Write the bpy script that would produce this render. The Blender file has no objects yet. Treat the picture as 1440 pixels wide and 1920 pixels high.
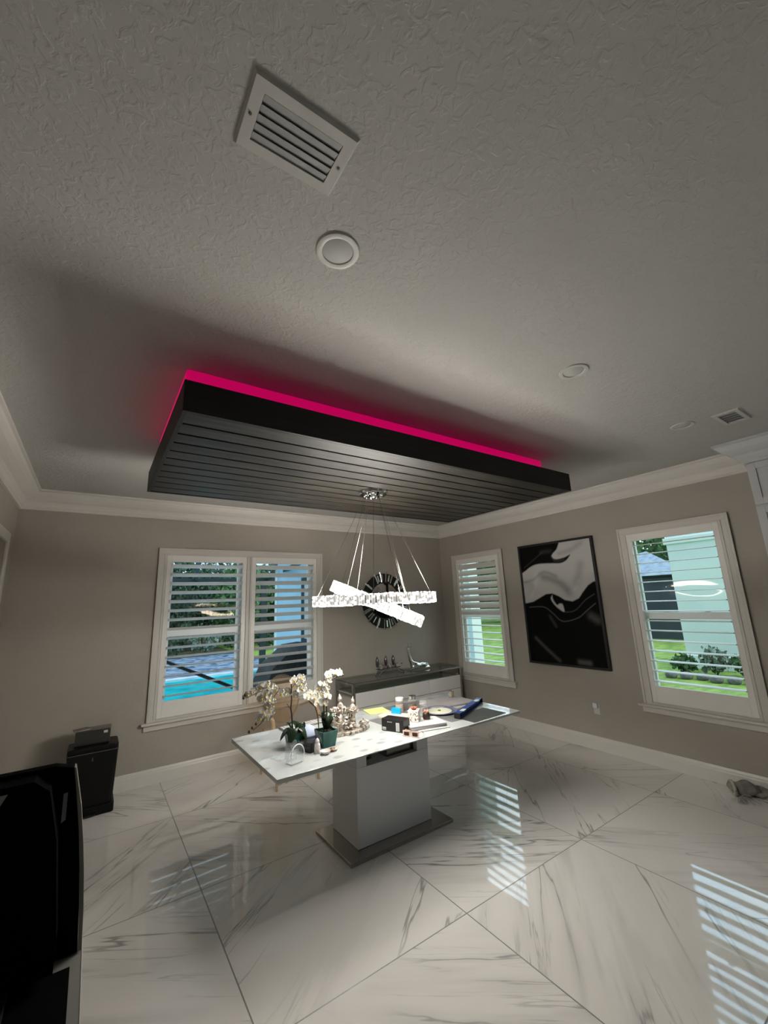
import bpy, bmesh, math, random
import numpy as np
from mathutils import Vector, Matrix, Euler
random.seed(7)
C = bpy.context.scene.collection
PI = math.pi

# ---------------------------------------------------------------- camera, world, sun, exposure
F_PX = 769.06
YAW, PITCH, ROLL = 0.6108, 0.2156, -0.0403
sc = bpy.context.scene
cam = bpy.data.cameras.new('camera')
camo = bpy.data.objects.new('camera', cam)
C.objects.link(camo)
cam.sensor_fit = 'VERTICAL'
cam.sensor_height = 36.0
cam.lens = F_PX / 1920 * 36.0
cam.clip_start = 0.02
cam.clip_end = 300
_f = Vector((math.sin(YAW) * math.cos(PITCH), math.cos(YAW) * math.cos(PITCH), math.sin(PITCH)))
_r = Vector((math.cos(YAW), -math.sin(YAW), 0))
_u = _r.cross(_f)
_R = math.cos(ROLL) * _r + math.sin(ROLL) * _u
_U = -math.sin(ROLL) * _r + math.cos(ROLL) * _u
m = Matrix((_R, _U, -_f)).transposed().to_4x4()
m.translation = Vector((0, 0, 1.7))
camo.matrix_world = m
sc.camera = camo

sc.view_settings.view_transform = 'Standard'
sc.view_settings.look = 'None'
sc.view_settings.gamma = 1
sc.view_settings.use_curve_mapping = False
sc.view_settings.exposure = 0.75

WORLD_STRENGTH = .85
SUN_STRENGTH = .8
CRYSTAL_STRENGTH = 43.0
LED_STRENGTH = .25

wd = bpy.data.worlds.new('sky')
sc.world = wd
wd.use_nodes = True
nt = wd.node_tree
nt.nodes.clear()
wo = nt.nodes.new('ShaderNodeOutputWorld')
bg = nt.nodes.new('ShaderNodeBackground')
tc = nt.nodes.new('ShaderNodeTexCoord')
nz = nt.nodes.new('ShaderNodeTexNoise')
nz.inputs['Scale'].default_value = 3.0
nz.inputs['Detail'].default_value = 6
cr = nt.nodes.new('ShaderNodeValToRGB')
cr.color_ramp.elements[0].position = .38
cr.color_ramp.elements[0].color = (.42, .62, .8, 1)
cr.color_ramp.elements[1].position = .62
cr.color_ramp.elements[1].color = (.82, .93, .96, 1)
nt.links.new(tc.outputs['Generated'], nz.inputs['Vector'])
nt.links.new(nz.outputs['Fac'], cr.inputs['Fac'])
nt.links.new(cr.outputs['Color'], bg.inputs['Color'])
# extra sky strength towards the garden side (+x), added to brighten the right windows
_sep = nt.nodes.new('ShaderNodeSeparateXYZ')
nt.links.new(tc.outputs['Generated'], _sep.inputs[0])
_mr = nt.nodes.new('ShaderNodeMapRange')
_mr.interpolation_type = 'SMOOTHSTEP'
_mr.inputs['From Min'].default_value = .1
_mr.inputs['From Max'].default_value = .9
_mr.inputs['To Min'].default_value = WORLD_STRENGTH
_mr.inputs['To Max'].default_value = WORLD_STRENGTH * 2.6
nt.links.new(_sep.outputs[0], _mr.inputs['Value'])
nt.links.new(_mr.outputs[0], bg.inputs['Strength'])
nt.links.new(bg.outputs[0], wo.inputs[0])

sl = bpy.data.lights.new('sun', 'SUN')
sl.energy = SUN_STRENGTH
sl.angle = math.radians(4)
sl.color = (1, .96, .88)
so = bpy.data.objects.new('sun', sl)
C.objects.link(so)
so.location = (0, -10, 20)
so.rotation_euler = Vector((.12, .75, -1.0)).to_track_quat('-Z', 'Y').to_euler()

# ---------------------------------------------------------------- materials
def lin(c):
    return tuple(((v / 255 / 12.92) if v / 255 <= .04045 else ((v / 255 + .055) / 1.055) ** 2.4) for v in c)

MATS = {}
def mat(name, col, rough=.5, metal=0, trans=0, ior=1.45, emis=None, estr=0, spec=None, alpha=1, coat=0):
    if name in MATS:
        return MATS[name]
    mt = bpy.data.materials.new(name)
    mt.use_nodes = True
    b = mt.node_tree.nodes['Principled BSDF']
    b.inputs['Base Color'].default_value = (*col, 1)
    b.inputs['Roughness'].default_value = rough
    b.inputs['Metallic'].default_value = metal
    b.inputs['Transmission Weight'].default_value = trans
    b.inputs['IOR'].default_value = ior
    b.inputs['Alpha'].default_value = alpha
    b.inputs['Coat Weight'].default_value = coat
    if spec is not None:
        b.inputs['Specular IOR Level'].default_value = spec
    if emis:
        b.inputs['Emission Color'].default_value = (*emis, 1)
        b.inputs['Emission Strength'].default_value = estr
    MATS[name] = mt
    return mt

def nodes(mt):
    t = mt.node_tree
    return t, t.nodes, t.links, t.nodes['Principled BSDF']

def noise_col(name, c1, c2, scale=5, rough=.5, detail=5, stretch=(1, 1, 1), p0=.35, p1=.65, bump=0, bscale=None, metal=0, coords='Object'):
    """procedural two-tone noise material with optional bump"""
    if name in MATS:
        return MATS[name]
    mt = mat(name, c1, rough, metal)
    t, n, l, b = nodes(mt)
    tcn = n.new('ShaderNodeTexCoord')
    mp = n.new('ShaderNodeMapping')
    mp.inputs['Scale'].default_value = stretch
    l.new(tcn.outputs[coords], mp.inputs['Vector'])
    no = n.new('ShaderNodeTexNoise')
    no.inputs['Scale'].default_value = scale
    no.inputs['Detail'].default_value = detail
    l.new(mp.outputs[0], no.inputs['Vector'])
    r = n.new('ShaderNodeValToRGB')
    r.color_ramp.elements[0].position = p0
    r.color_ramp.elements[0].color = (*c1, 1)
    r.color_ramp.elements[1].position = p1
    r.color_ramp.elements[1].color = (*c2, 1)
    l.new(no.outputs['Fac'], r.inputs['Fac'])
    l.new(r.outputs['Color'], b.inputs['Base Color'])
    if bump:
        n2 = n.new('ShaderNodeTexNoise')
        n2.inputs['Scale'].default_value = bscale or scale
        n2.inputs['Detail'].default_value = 4
        l.new(mp.outputs[0], n2.inputs['Vector'])
        bp = n.new('ShaderNodeBump')
        bp.inputs['Strength'].default_value = bump
        bp.inputs['Distance'].default_value = .01
        l.new(n2.outputs['Fac'], bp.inputs['Height'])
        l.new(bp.outputs[0], b.inputs['Normal'])
    return mt

M_wall = noise_col('wall_paint', (.335, .300, .258), (.345, .310, .268), 3, .6, bump=.15, bscale=90)
M_trim = mat('trim_white', (.60, .575, .53), .35)
M_sash = mat('vinyl_sash', (.80, .82, .82), .4)
M_casing = mat('casing_white', (.56, .53, .485), .35)
M_shutter = mat('shutter_white', (.74, .715, .67), .35)
M_white_gloss = mat('white_gloss', (.62, .62, .63), .08)
M_chrome = mat('chrome', (.75, .75, .74), .08, 1)
M_steel = mat('brushed_steel', (.42, .41, .38), .22, 1)
M_darksteel = mat('dark_steel', (.16, .16, .15), .25, 1)
M_black = mat('matte_black', (.006, .006, .006), .45)
M_matte = mat('dead_black', (.0012, .0012, .0012), .95, spec=.05)
M_blackp = mat('black_plastic', (.008, .008, .009), .25)
M_silver = mat('silver_metal', (.72, .70, .66), .16, 1)
M_glass = mat('clear_glass', (.90, .96, .93), .01, 0, 1, 1.45)

def front_fresnel(t, ior):
    # reflect only where a ray enters the sheet, so it never gets trapped inside
    fr = t.nodes.new('ShaderNodeFresnel')
    fr.inputs['IOR'].default_value = ior
    ge = t.nodes.new('ShaderNodeNewGeometry')
    su = t.nodes.new('ShaderNodeMath')
    su.operation = 'SUBTRACT'
    su.use_clamp = True
    t.links.new(fr.outputs[0], su.inputs[0])
    t.links.new(ge.outputs['Backfacing'], su.inputs[1])
    return su.outputs[0]

def pane_mat():
    mt = bpy.data.materials.new('window_glass')
    mt.use_nodes = True
    t = mt.node_tree
    t.nodes.clear()
    o = t.nodes.new('ShaderNodeOutputMaterial')
    mx = t.nodes.new('ShaderNodeMixShader')
    tr = t.nodes.new('ShaderNodeBsdfTransparent')
    tr.inputs['Color'].default_value = (.95, .985, .98, 1)
    gl = t.nodes.new('ShaderNodeBsdfGlossy')
    gl.inputs['Roughness'].default_value = .02
    gl.inputs['Color'].default_value = (.30, .26, .20, 1)
    t.links.new(front_fresnel(t, 1.45), mx.inputs[0])
    t.links.new(tr.outputs[0], mx.inputs[1])
    t.links.new(gl.outputs[0], mx.inputs[2])
    t.links.new(mx.outputs[0], o.inputs[0])
    return mt
M_pane = pane_mat()

def thin_clear(name, col, ior=1.5, rough=.03, milk=0.0, milkcol=(.8, .8, .8)):
    """thin clear sheet (plastic, glass plate) that lets straight light through"""
    if name in MATS:
        return MATS[name]
    mt = bpy.data.materials.new(name)
    mt.use_nodes = True
    t = mt.node_tree
    t.nodes.clear()
    o = t.nodes.new('ShaderNodeOutputMaterial')
    mx = t.nodes.new('ShaderNodeMixShader')
    tr = t.nodes.new('ShaderNodeBsdfTransparent')
    tr.inputs['Color'].default_value = (*col, 1)
    gl = t.nodes.new('ShaderNodeBsdfGlossy')
    gl.inputs['Roughness'].default_value = rough
    df = t.nodes.new('ShaderNodeBsdfDiffuse')
    df.inputs['Color'].default_value = (*milkcol, 1)
    m2 = t.nodes.new('ShaderNodeMixShader')
    m2.inputs[0].default_value = milk
    t.links.new(tr.outputs[0], m2.inputs[1])
    t.links.new(df.outputs[0], m2.inputs[2])
    t.links.new(front_fresnel(t, ior), mx.inputs[0])
    t.links.new(m2.outputs[0], mx.inputs[1])
    t.links.new(gl.outputs[0], mx.inputs[2])
    t.links.new(mx.outputs[0], o.inputs[0])
    MATS[name] = mt
    return mt

def ceiling_mat():
    mt = mat('ceiling_knockdown', (.43, .42, .395), .75)
    t, n, l, b = nodes(mt)
    tcn = n.new('ShaderNodeTexCoord')
    mp = n.new('ShaderNodeMapping')
    l.new(tcn.outputs['Object'], mp.inputs['Vector'])
    a = n.new('ShaderNodeTexNoise')
    a.inputs['Scale'].default_value = 34
    a.inputs['Detail'].default_value = 5
    a.inputs['Distortion'].default_value = .8
    l.new(mp.outputs[0], a.inputs['Vector'])
    r = n.new('ShaderNodeValToRGB')
    r.color_ramp.elements[0].position = .47
    r.color_ramp.elements[1].position = .60
    l.new(a.outputs['Fac'], r.inputs['Fac'])
    bp = n.new('ShaderNodeBump')
    bp.inputs['Strength'].default_value = .45
    bp.inputs['Distance'].default_value = .002
    l.new(r.outputs['Color'], bp.inputs['Height'])
    l.new(bp.outputs[0], b.inputs['Normal'])
    return mt
M_ceiling = ceiling_mat()

TILE = 1.145
TX, TY = 0.702, 0.852      # grout origin
def floor_mat():
    mt = mat('marble_tile', (.6, .6, .6), .035, ior=1.9)
    t, n, l, b = nodes(mt)
    def M(op, a, bb=None, c=None):
        k = n.new('ShaderNodeMath')
        k.operation = op
        for i, v in enumerate((a, bb, c)):
            if v is None:
                continue
            if isinstance(v, (int, float)):
                k.inputs[i].default_value = v
            else:
                l.new(v, k.inputs[i])
        return k.outputs[0]
    tcn = n.new('ShaderNodeTexCoord')
    sp = n.new('ShaderNodeSeparateXYZ')
    l.new(tcn.outputs['Object'], sp.inputs[0])
    ux = M('DIVIDE', M('SUBTRACT', sp.outputs[0], TX), TILE)
    uy = M('DIVIDE', M('SUBTRACT', sp.outputs[1], TY), TILE)
    ix, iy = M('FLOOR', ux), M('FLOOR', uy)
    fx, fy = M('FRACT', ux), M('FRACT', uy)
    par = M('FLOORED_MODULO', M('ADD', ix, iy), 2)      # 0/1
    # grout
    ex = M('MINIMUM', fx, M('SUBTRACT', 1, fx))
    ey = M('MINIMUM', fy, M('SUBTRACT', 1, fy))
    g = M('LESS_THAN', M('MINIMUM', ex, ey), .0028)
    # rotated coordinates
    cmb = n.new('ShaderNodeCombineXYZ')
    l.new(ix, cmb.inputs[0]); l.new(iy, cmb.inputs[1])
    wn = n.new('ShaderNodeTexWhiteNoise')
    l.new(cmb.outputs[0], wn.inputs['Vector'])
    ang = M('ADD', M('MULTIPLY', M('SUBTRACT', M('MULTIPLY', par, 2), 1), .68), M('MULTIPLY', M('SUBTRACT', wn.outputs['Value'], .5), .25))
    ca, sa = M('COSINE', ang), M('SINE', ang)
    along = M('ADD', M('MULTIPLY', fx, ca), M('MULTIPLY', fy, sa))
    across = M('SUBTRACT', M('MULTIPLY', fy, ca), M('MULTIPLY', fx, sa))
    off = M('MULTIPLY', wn.outputs['Value'], 37)
    def veins(sal, sac, scale, width, detail, dist, seed, soft=1.0):
        cb = n.new('ShaderNodeCombineXYZ')
        l.new(M('MULTIPLY', along, sal), cb.inputs[0])
        l.new(M('MULTIPLY', across, sac), cb.inputs[1])
        l.new(M('ADD', off, seed), cb.inputs[2])
        no = n.new('ShaderNodeTexNoise')
        no.inputs['Scale'].default_value = scale
        no.inputs['Detail'].default_value = detail
        no.inputs['Roughness'].default_value = .55
        no.inputs['Distortion'].default_value = dist
        l.new(cb.outputs[0], no.inputs['Vector'])
        d = M('ABSOLUTE', M('SUBTRACT', no.outputs['Fac'], .5))
        k = n.new('ShaderNodeMapRange')
        k.interpolation_type = 'SMOOTHSTEP'
        k.inputs['From Min'].default_value = 0
        k.inputs['From Max'].default_value = width
        k.inputs['To Min'].default_value = 1
        k.inputs['To Max'].default_value = 0
        l.new(d, k.inputs['Value'])
        return k.outputs[0]
    def mask(sal, sac, scale, lo, hi, seed):
        cb = n.new('ShaderNodeCombineXYZ')
        l.new(M('MULTIPLY', along, sal), cb.inputs[0])
        l.new(M('MULTIPLY', across, sac), cb.inputs[1])
        l.new(M('ADD', off, seed), cb.inputs[2])
        no = n.new('ShaderNodeTexNoise')
        no.inputs['Scale'].default_value = scale
        no.inputs['Detail'].default_value = 2
        l.new(cb.outputs[0], no.inputs['Vector'])
        k = n.new('ShaderNodeMapRange')
        k.inputs['From Min'].default_value = lo
        k.inputs['From Max'].default_value = hi
        l.new(no.outputs['Fac'], k.inputs['Value'])
        return k.outputs[0]
    v1 = M('MULTIPLY', veins(.38, 3.0, 1.5, .017, 4, .30, 1.3), mask(.5, 1.8, 1.8, .43, .60, 5))
    v2 = M('MULTIPLY', veins(.5, 7.0, 1.5, .022, 4, .4, 9.1), mask(.5, 2.4, 2.0, .52, .68, 12))
    hz = M('MULTIPLY', veins(.38, 3.0, 1.5, .11, 4, .30, 1.3), mask(.6, 1.6, 1.4, .44, .70, 17))
    tot = M('MINIMUM', M('ADD', M('ADD', M('MULTIPLY', v1, .68), M('MULTIPLY', v2, .48)), M('MULTIPLY', hz, .26)), 1)
    mx = n.new('ShaderNodeMix'); mx.data_type = 'RGBA'
    mx.inputs['A'].default_value = (.67, .645, .61, 1)
    mx.inputs['B'].default_value = (.15, .15, .145, 1)
    l.new(tot, mx.inputs['Factor'])
    m2 = n.new('ShaderNodeMix'); m2.data_type = 'RGBA'
    m2.inputs['B'].default_value = (.13, .125, .115, 1)
    l.new(mx.outputs['Result'], m2.inputs['A'])
    l.new(g, m2.inputs['Factor'])
    l.new(m2.outputs['Result'], b.inputs['Base Color'])
    rr = M('ADD', .03, M('MULTIPLY', g, .4))
    l.new(rr, b.inputs['Roughness'])
    # polished tiles are never perfectly flat
    wv = n.new('ShaderNodeTexNoise')
    wv.inputs['Scale'].default_value = 2.2
    wv.inputs['Detail'].default_value = 1
    l.new(tcn.outputs['Object'], wv.inputs['Vector'])
    bp = n.new('ShaderNodeBump')
    bp.inputs['Strength'].default_value = .25
    bp.inputs['Distance'].default_value = .004
    l.new(wv.outputs['Fac'], bp.inputs['Height'])
    l.new(bp.outputs[0], b.inputs['Normal'])
    return mt
M_floor = floor_mat()

def wood_mat(name, c1, c2, rough=.32, axis=(.6, 9, 9)):
    mt = mat(name, c1, rough, spec=.3)
    t, n, l, b = nodes(mt)
    tcn = n.new('ShaderNodeTexCoord')
    mp = n.new('ShaderNodeMapping')
    mp.inputs['Scale'].default_value = axis
    l.new(tcn.outputs['Object'], mp.inputs['Vector'])
    no = n.new('ShaderNodeTexNoise')
    no.inputs['Scale'].default_value = 3
    no.inputs['Detail'].default_value = 8
    no.inputs['Distortion'].default_value = 1.6
    l.new(mp.outputs[0], no.inputs['Vector'])
    r = n.new('ShaderNodeValToRGB')
    r.color_ramp.elements[0].position = .35
    r.color_ramp.elements[0].color = (*c1, 1)
    r.color_ramp.elements[1].position = .68
    r.color_ramp.elements[1].color = (*c2, 1)
    l.new(no.outputs['Fac'], r.inputs['Fac'])
    l.new(r.outputs['Color'], b.inputs['Base Color'])
    bp = n.new('ShaderNodeBump')
    bp.inputs['Strength'].default_value = .35
    bp.inputs['Distance'].default_value = .002
    l.new(no.outputs['Fac'], bp.inputs['Height'])
    l.new(bp.outputs[0], b.inputs['Normal'])
    return mt
M_wood = wood_mat('stained_plank', (.008, .0065, .005), (.034, .028, .022), .5)
M_fascia = wood_mat('stained_fascia', (.007, .0065, .005), (.014, .012, .010), .5)

# ---------------------------------------------------------------- mesh builder
class MB:
    def __init__(s):
        s.bm = bmesh.new()
    def box(s, x0, x1, y0, y1, z0, z1, mtx=None):
        vs = [s.bm.verts.new(p) for p in [(x0, y0, z0), (x1, y0, z0), (x1, y1, z0), (x0, y1, z0), (x0, y0, z1), (x1, y0, z1), (x1, y1, z1), (x0, y1, z1)]]
        if mtx is not None:
            for v in vs:
                v.co = mtx @ v.co
        for f in [(0, 3, 2, 1), (4, 5, 6, 7), (0, 1, 5, 4), (1, 2, 6, 5), (2, 3, 7, 6), (3, 0, 4, 7)]:
            s.bm.faces.new([vs[i] for i in f])
        return s
    def prism(s, pts, d, mtx=None):
        """pts: 2D outline in local xy, extruded by d along z"""
        a = [s.bm.verts.new((p[0], p[1], 0)) for p in pts]
        b = [s.bm.verts.new((p[0], p[1], d)) for p in pts]
        if mtx is not None:
            for v in a + b:
                v.co = mtx @ v.co
        n = len(pts)
        s.bm.faces.new(a[::-1]); s.bm.faces.new(b)
        for i in range(n):
            s.bm.faces.new([a[i], a[(i + 1) % n], b[(i + 1) % n], b[i]])
        return s
    def ring(s, c, r, ax, n):
        ax = Vector(ax).normalized()
        u = ax.orthogonal().normalized()
        w = ax.cross(u)
        c = Vector(c)
        return [s.bm.verts.new(c + r * (math.cos(2 * PI * i / n) * u + math.sin(2 * PI * i / n) * w)) for i in range(n)]
    def tube(s, pts, r, n=8, caps=True):
        pts = [Vector(p) for p in pts]
        rs = r if isinstance(r, (list, tuple)) else [r] * len(pts)
        prev = None
        u = None
        rings = []
        for i, p in enumerate(pts):
            d = (pts[min(i + 1, len(pts) - 1)] - pts[max(i - 1, 0)]).normalized()
            if u is None:
                u = d.orthogonal().normalized()
            else:
                u = (u - d * u.dot(d))
                u = u.normalized() if u.length > 1e-6 else d.orthogonal().normalized()
            w = d.cross(u)
            rings.append([s.bm.verts.new(p + rs[i] * (math.cos(2 * PI * k / n) * u + math.sin(2 * PI * k / n) * w)) for k in range(n)])
        for a, b in zip(rings, rings[1:]):
            for k in range(n):
                s.bm.faces.new([a[k], a[(k + 1) % n], b[(k + 1) % n], b[k]])
        if caps:
            s.bm.faces.new(rings[0][::-1]); s.bm.faces.new(rings[-1])
        return s
    def lathe(s, prof, n=24, c=(0, 0, 0), mtx=None, close=True):
        """prof: list of (r, z)"""
        rings = []
        c = Vector(c)
        for r, z in prof:
            rings.append([s.bm.verts.new(c + Vector((max(r, 1e-4) * math.cos(2 * PI * k / n), max(r, 1e-4) * math.sin(2 * PI * k / n), z))) for k in range(n)])
        for a, b in zip(rings, rings[1:]):
            for k in range(n):
                s.bm.faces.new([a[k], a[(k + 1) % n], b[(k + 1) % n], b[k]])
        if close:
            s.bm.faces.new(rings[0][::-1]); s.bm.faces.new(rings[-1])
        if mtx is not None:
            for rg in rings:
                for v in rg:
                    v.co = mtx @ v.co
        return s
    def ball(s, c, r, sub=2, scale=(1, 1, 1), mtx=None):
        g = bmesh.ops.create_icosphere(s.bm, subdivisions=sub, radius=r)
        for v in g['verts']:
            v.co = Vector((v.co.x * scale[0], v.co.y * scale[1], v.co.z * scale[2]))
            if mtx is not None:
                v.co = mtx @ v.co
            v.co += Vector(c)
        return s
    def poly(s, pts):
        s.bm.faces.new([s.bm.verts.new(p) for p in pts])
        return s
    def build(s, name, material, parent=None, smooth=False, bevel=0, seg=2):
        bmesh.ops.recalc_face_normals(s.bm, faces=s.bm.faces[:])
        me = bpy.data.meshes.new(name)
        s.bm.to_mesh(me)
        s.bm.free()
        if smooth:
            for p in me.polygons:
                p.use_smooth = True
        o = bpy.data.objects.new(name, me)
        C.objects.link(o)
        if material:
            me.materials.append(material)
        if parent:
            o.parent = parent
        if bevel:
            bv = o.modifiers.new('bevel', 'BEVEL')
            bv.width = bevel
            bv.segments = seg
            bv.limit_method = 'ANGLE'
            bv.angle_limit = math.radians(40)
        if smooth and True:
            try:
                me.set_sharp_from_angle(angle=math.radians(42))
            except Exception:
                pass
        return o

def tag(o, label, cat, group=None, kind=None):
    o['label'] = label
    o['category'] = cat
    if group:
        o['group'] = group
    if kind:
        o['kind'] = kind
    return o

def thing(name, label, cat, loc=(0, 0, 0), rz=0, group=None):
    o = bpy.data.objects.new(name, None)
    o.empty_display_size = .05
    C.objects.link(o)
    o.location = loc
    o.rotation_euler = (0, 0, rz)
    return tag(o, label, cat, group)

def struct(o):
    o['kind'] = 'structure'
    return o

def kids(o):
    return [x for x in C.objects if x.parent == o]

def dup(root, loc, rz=None, label=None):
    r = root.copy(); C.objects.link(r)
    r.location = loc
    if rz is not None:
        r.rotation_euler = (0, 0, rz)
    if label:
        r['label'] = label
    for ch in kids(root):
        c = ch.copy(); C.objects.link(c); c.parent = r
        for g in kids(ch):
            d = g.copy(); C.objects.link(d); d.parent = c
    return r

# ---------------------------------------------------------------- room shell
XL, XR, YB, YF, ZC = -0.691, 4.756, 5.179, -4.5, 2.90
WT = 0.16     # wall thickness
floor = struct(MB().box(XL - WT, XR + WT, YF - WT, YB + WT, -.12, 0).build('floor', M_floor))
ceil = struct(MB().box(XL - WT, XR + WT, YF - WT, YB + WT, ZC, ZC + .15).build('ceiling', M_ceiling))

WZ0, WZ1 = .60, 2.325       # window openings (inside the casing)
def wall_with_holes(name, axis, c0, c1, a0, a1, holes):
    """axis 'x': wall runs along x at y in [c0,c1]; 'y': runs along y at x in [c0,c1]. holes: (a,b,z0,z1)"""
    mb = MB()
    def bx(a, b, z0, z1):
        if b - a < 1e-5 or z1 - z0 < 1e-5:
            return
        if axis == 'x':
            mb.box(a, b, c0, c1, z0, z1)
        else:
            mb.box(c0, c1, a, b, z0, z1)
    cur = a0
    for (a, b, z0, z1) in sorted(holes):
        bx(cur, a, 0, ZC)
        bx(a, b, 0, z0)
        bx(a, b, z1, ZC)
        cur = b
    bx(cur, a1, 0, ZC)
    return struct(mb.build(name, M_wall))

BW = (.600, 2.475)             # back window opening
R1 = (3.935, 4.835)            # right wall windows, openings in y
R2 = (1.305, 2.185)
LWIN = (3.35, 4.78)
wall_with_holes('wall_back', 'x', YB, YB + WT, XL - WT, XR + WT, [(BW[0], BW[1], WZ0, WZ1)])
wall_with_holes('wall_right', 'y', XR, XR + WT, YF, YB, [(R2[0], R2[1], WZ0, WZ1), (R1[0], R1[1], WZ0, WZ1)])
wall_with_holes('wall_left', 'y', XL - WT, XL, YF, YB, [(LWIN[0], LWIN[1], .0, 2.34)])
wall_with_holes('wall_rear', 'x', YF - WT, YF, XL - WT, XR + WT, [(2.1, 2.9, .0, 2.35)])

# crown moulding: profile (out from wall, down from ceiling)
CROWN = [(0, 0), (.165, 0), (.165, .018), (.150, .024), (.140, .040), (.118, .066), (.088, .090), (.060, .108), (.044, .128), (.030, .150), (.022, .158), (.022, .182), (0, .182)]
def run_profile(name, prof, p0, p1, inward, z, zsign, material, m0=1, m1=1):
    """sweep a profile along a wall p0->p1 (2D); inward is the unit 2D vector into the room; mitred ends."""
    mb = MB()
    p0, p1, iw = Vector(p0), Vector(p1), Vector(inward)
    d = (p1 - p0).normalized()
    A, B = [], []
    for (o, h) in prof:
        a = p0 + iw * o + d * o * m0
        b = p1 + iw * o - d * o * m1
        A.append(mb.bm.verts.new((a.x, a.y, z + zsign * h)))
        B.append(mb.bm.verts.new((b.x, b.y, z + zsign * h)))
    n = len(prof)
    for i in range(n):
        mb.bm.faces.new([A[i], A[(i + 1) % n], B[(i + 1) % n], B[i]])
    mb.bm.faces.new(A); mb.bm.faces.new(B[::-1])
    return struct(mb.build(name, material))
CABX, CABY1, CABY0 = 4.426, .965, -.30
run_profile('trim_1', CROWN, (XL, YB), (XR, YB), (0, -1), ZC, -1, M_trim)
run_profile('trim_2', CROWN, (XR, YB), (XR, CABY1), (-1, 0), ZC, -1, M_trim, 1, -0)
run_profile('trim_3', CROWN, (XL, YF), (XL, YB), (1, 0), ZC, -1, M_trim)
run_profile('trim_4', CROWN, (XR, CABY0), (XR, YF), (-1, 0), ZC, -1, M_trim, 0, 1)
run_profile('trim_5', CROWN, (XL, YF), (XR, YF), (0, 1), ZC, -1, M_trim)

BASE = [(0, 0), (.016, 0), (.016, .100), (.012, .112), (.012, .122), (.006, .138), (0, .142)]
run_profile('baseboard_back', BASE, (XL, YB), (XR, YB), (0, -1), 0, 1, M_trim)
run_profile('baseboard_right', BASE, (XR, YB), (XR, CABY1), (-1, 0), 0, 1, M_trim, 1, 0)
run_profile('baseboard_left', BASE, (XL, LWIN[1] + .09), (XL, YB), (1, 0), 0, 1, M_trim, 0, 1)

# ---------------------------------------------------------------- windows with plantation shutters
# local frame: u to the right seen from inside, w towards the room, z up
def frame_mtx(wall, u0):
    if wall == 'back':      # u = +x, w = -y
        return Matrix(((1, 0, 0, u0), (0, -1, 0, YB), (0, 0, 1, 0), (0, 0, 0, 1)))
    if wall == 'right':     # u = -y, w = -x
        return Matrix(((0, -1, 0, XR), (-1, 0, 0, u0), (0, 0, 1, 0), (0, 0, 0, 1)))
    if wall == 'left':      # u = +y, w = +x
        return Matrix(((0, 1, 0, XL), (1, 0, 0, u0), (0, 0, 1, 0), (0, 0, 0, 1)))

OPZ0, OPZ1 = .765, 2.235      # louvre area
def shutter(parent, T, u0, u1, tilts, name='shutter_panel', lw=1.0):
    st = .048
    mb = MB()
    w0, w1 = -.012, .016
    mb.box(u0, u0 + st, w0, w1, .605, 2.318, T)
    mb.box(u1 - st, u1, w0, w1, .605, 2.318, T)
    mb.box(u0 + st, u1 - st, w0, w1, .605, OPZ0, T)
    mb.box(u0 + st, u1 - st, w0, w1, OPZ1, 2.318, T)
    p = mb.build(name, M_shutter, parent, bevel=.002)
    lv = MB()
    n = 15
    pitch = (OPZ1 - OPZ0) / n
    prof = [(-.045, 0), (-.031, .004), (0, .0055), (.031, .004), (.045, 0), (.031, -.004), (0, -.0055), (-.031, -.004)]
    for i in range(n):
        z = OPZ0 + pitch * (i + .5)
        a = math.radians(tilts(i))
        A, B = [], []
        for (w, h) in prof:
            w *= lw
            ww = w * math.cos(a) - h * math.sin(a)
            hh = w * math.sin(a) + h * math.cos(a)
            A.append(lv.bm.verts.new(T @ Vector((u0 + st + .001, ww + .002, z + hh))))
            B.append(lv.bm.verts.new(T @ Vector((u1 - st - .001, ww + .002, z + hh))))
        k = len(prof)
        for j in range(k):
            lv.bm.faces.new([A[j], A[(j + 1) % k], B[(j + 1) % k], B[j]])
        lv.bm.faces.new(A); lv.bm.faces.new(B[::-1])
    lv.build('louvers', M_shutter, p)
    return p

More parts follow.
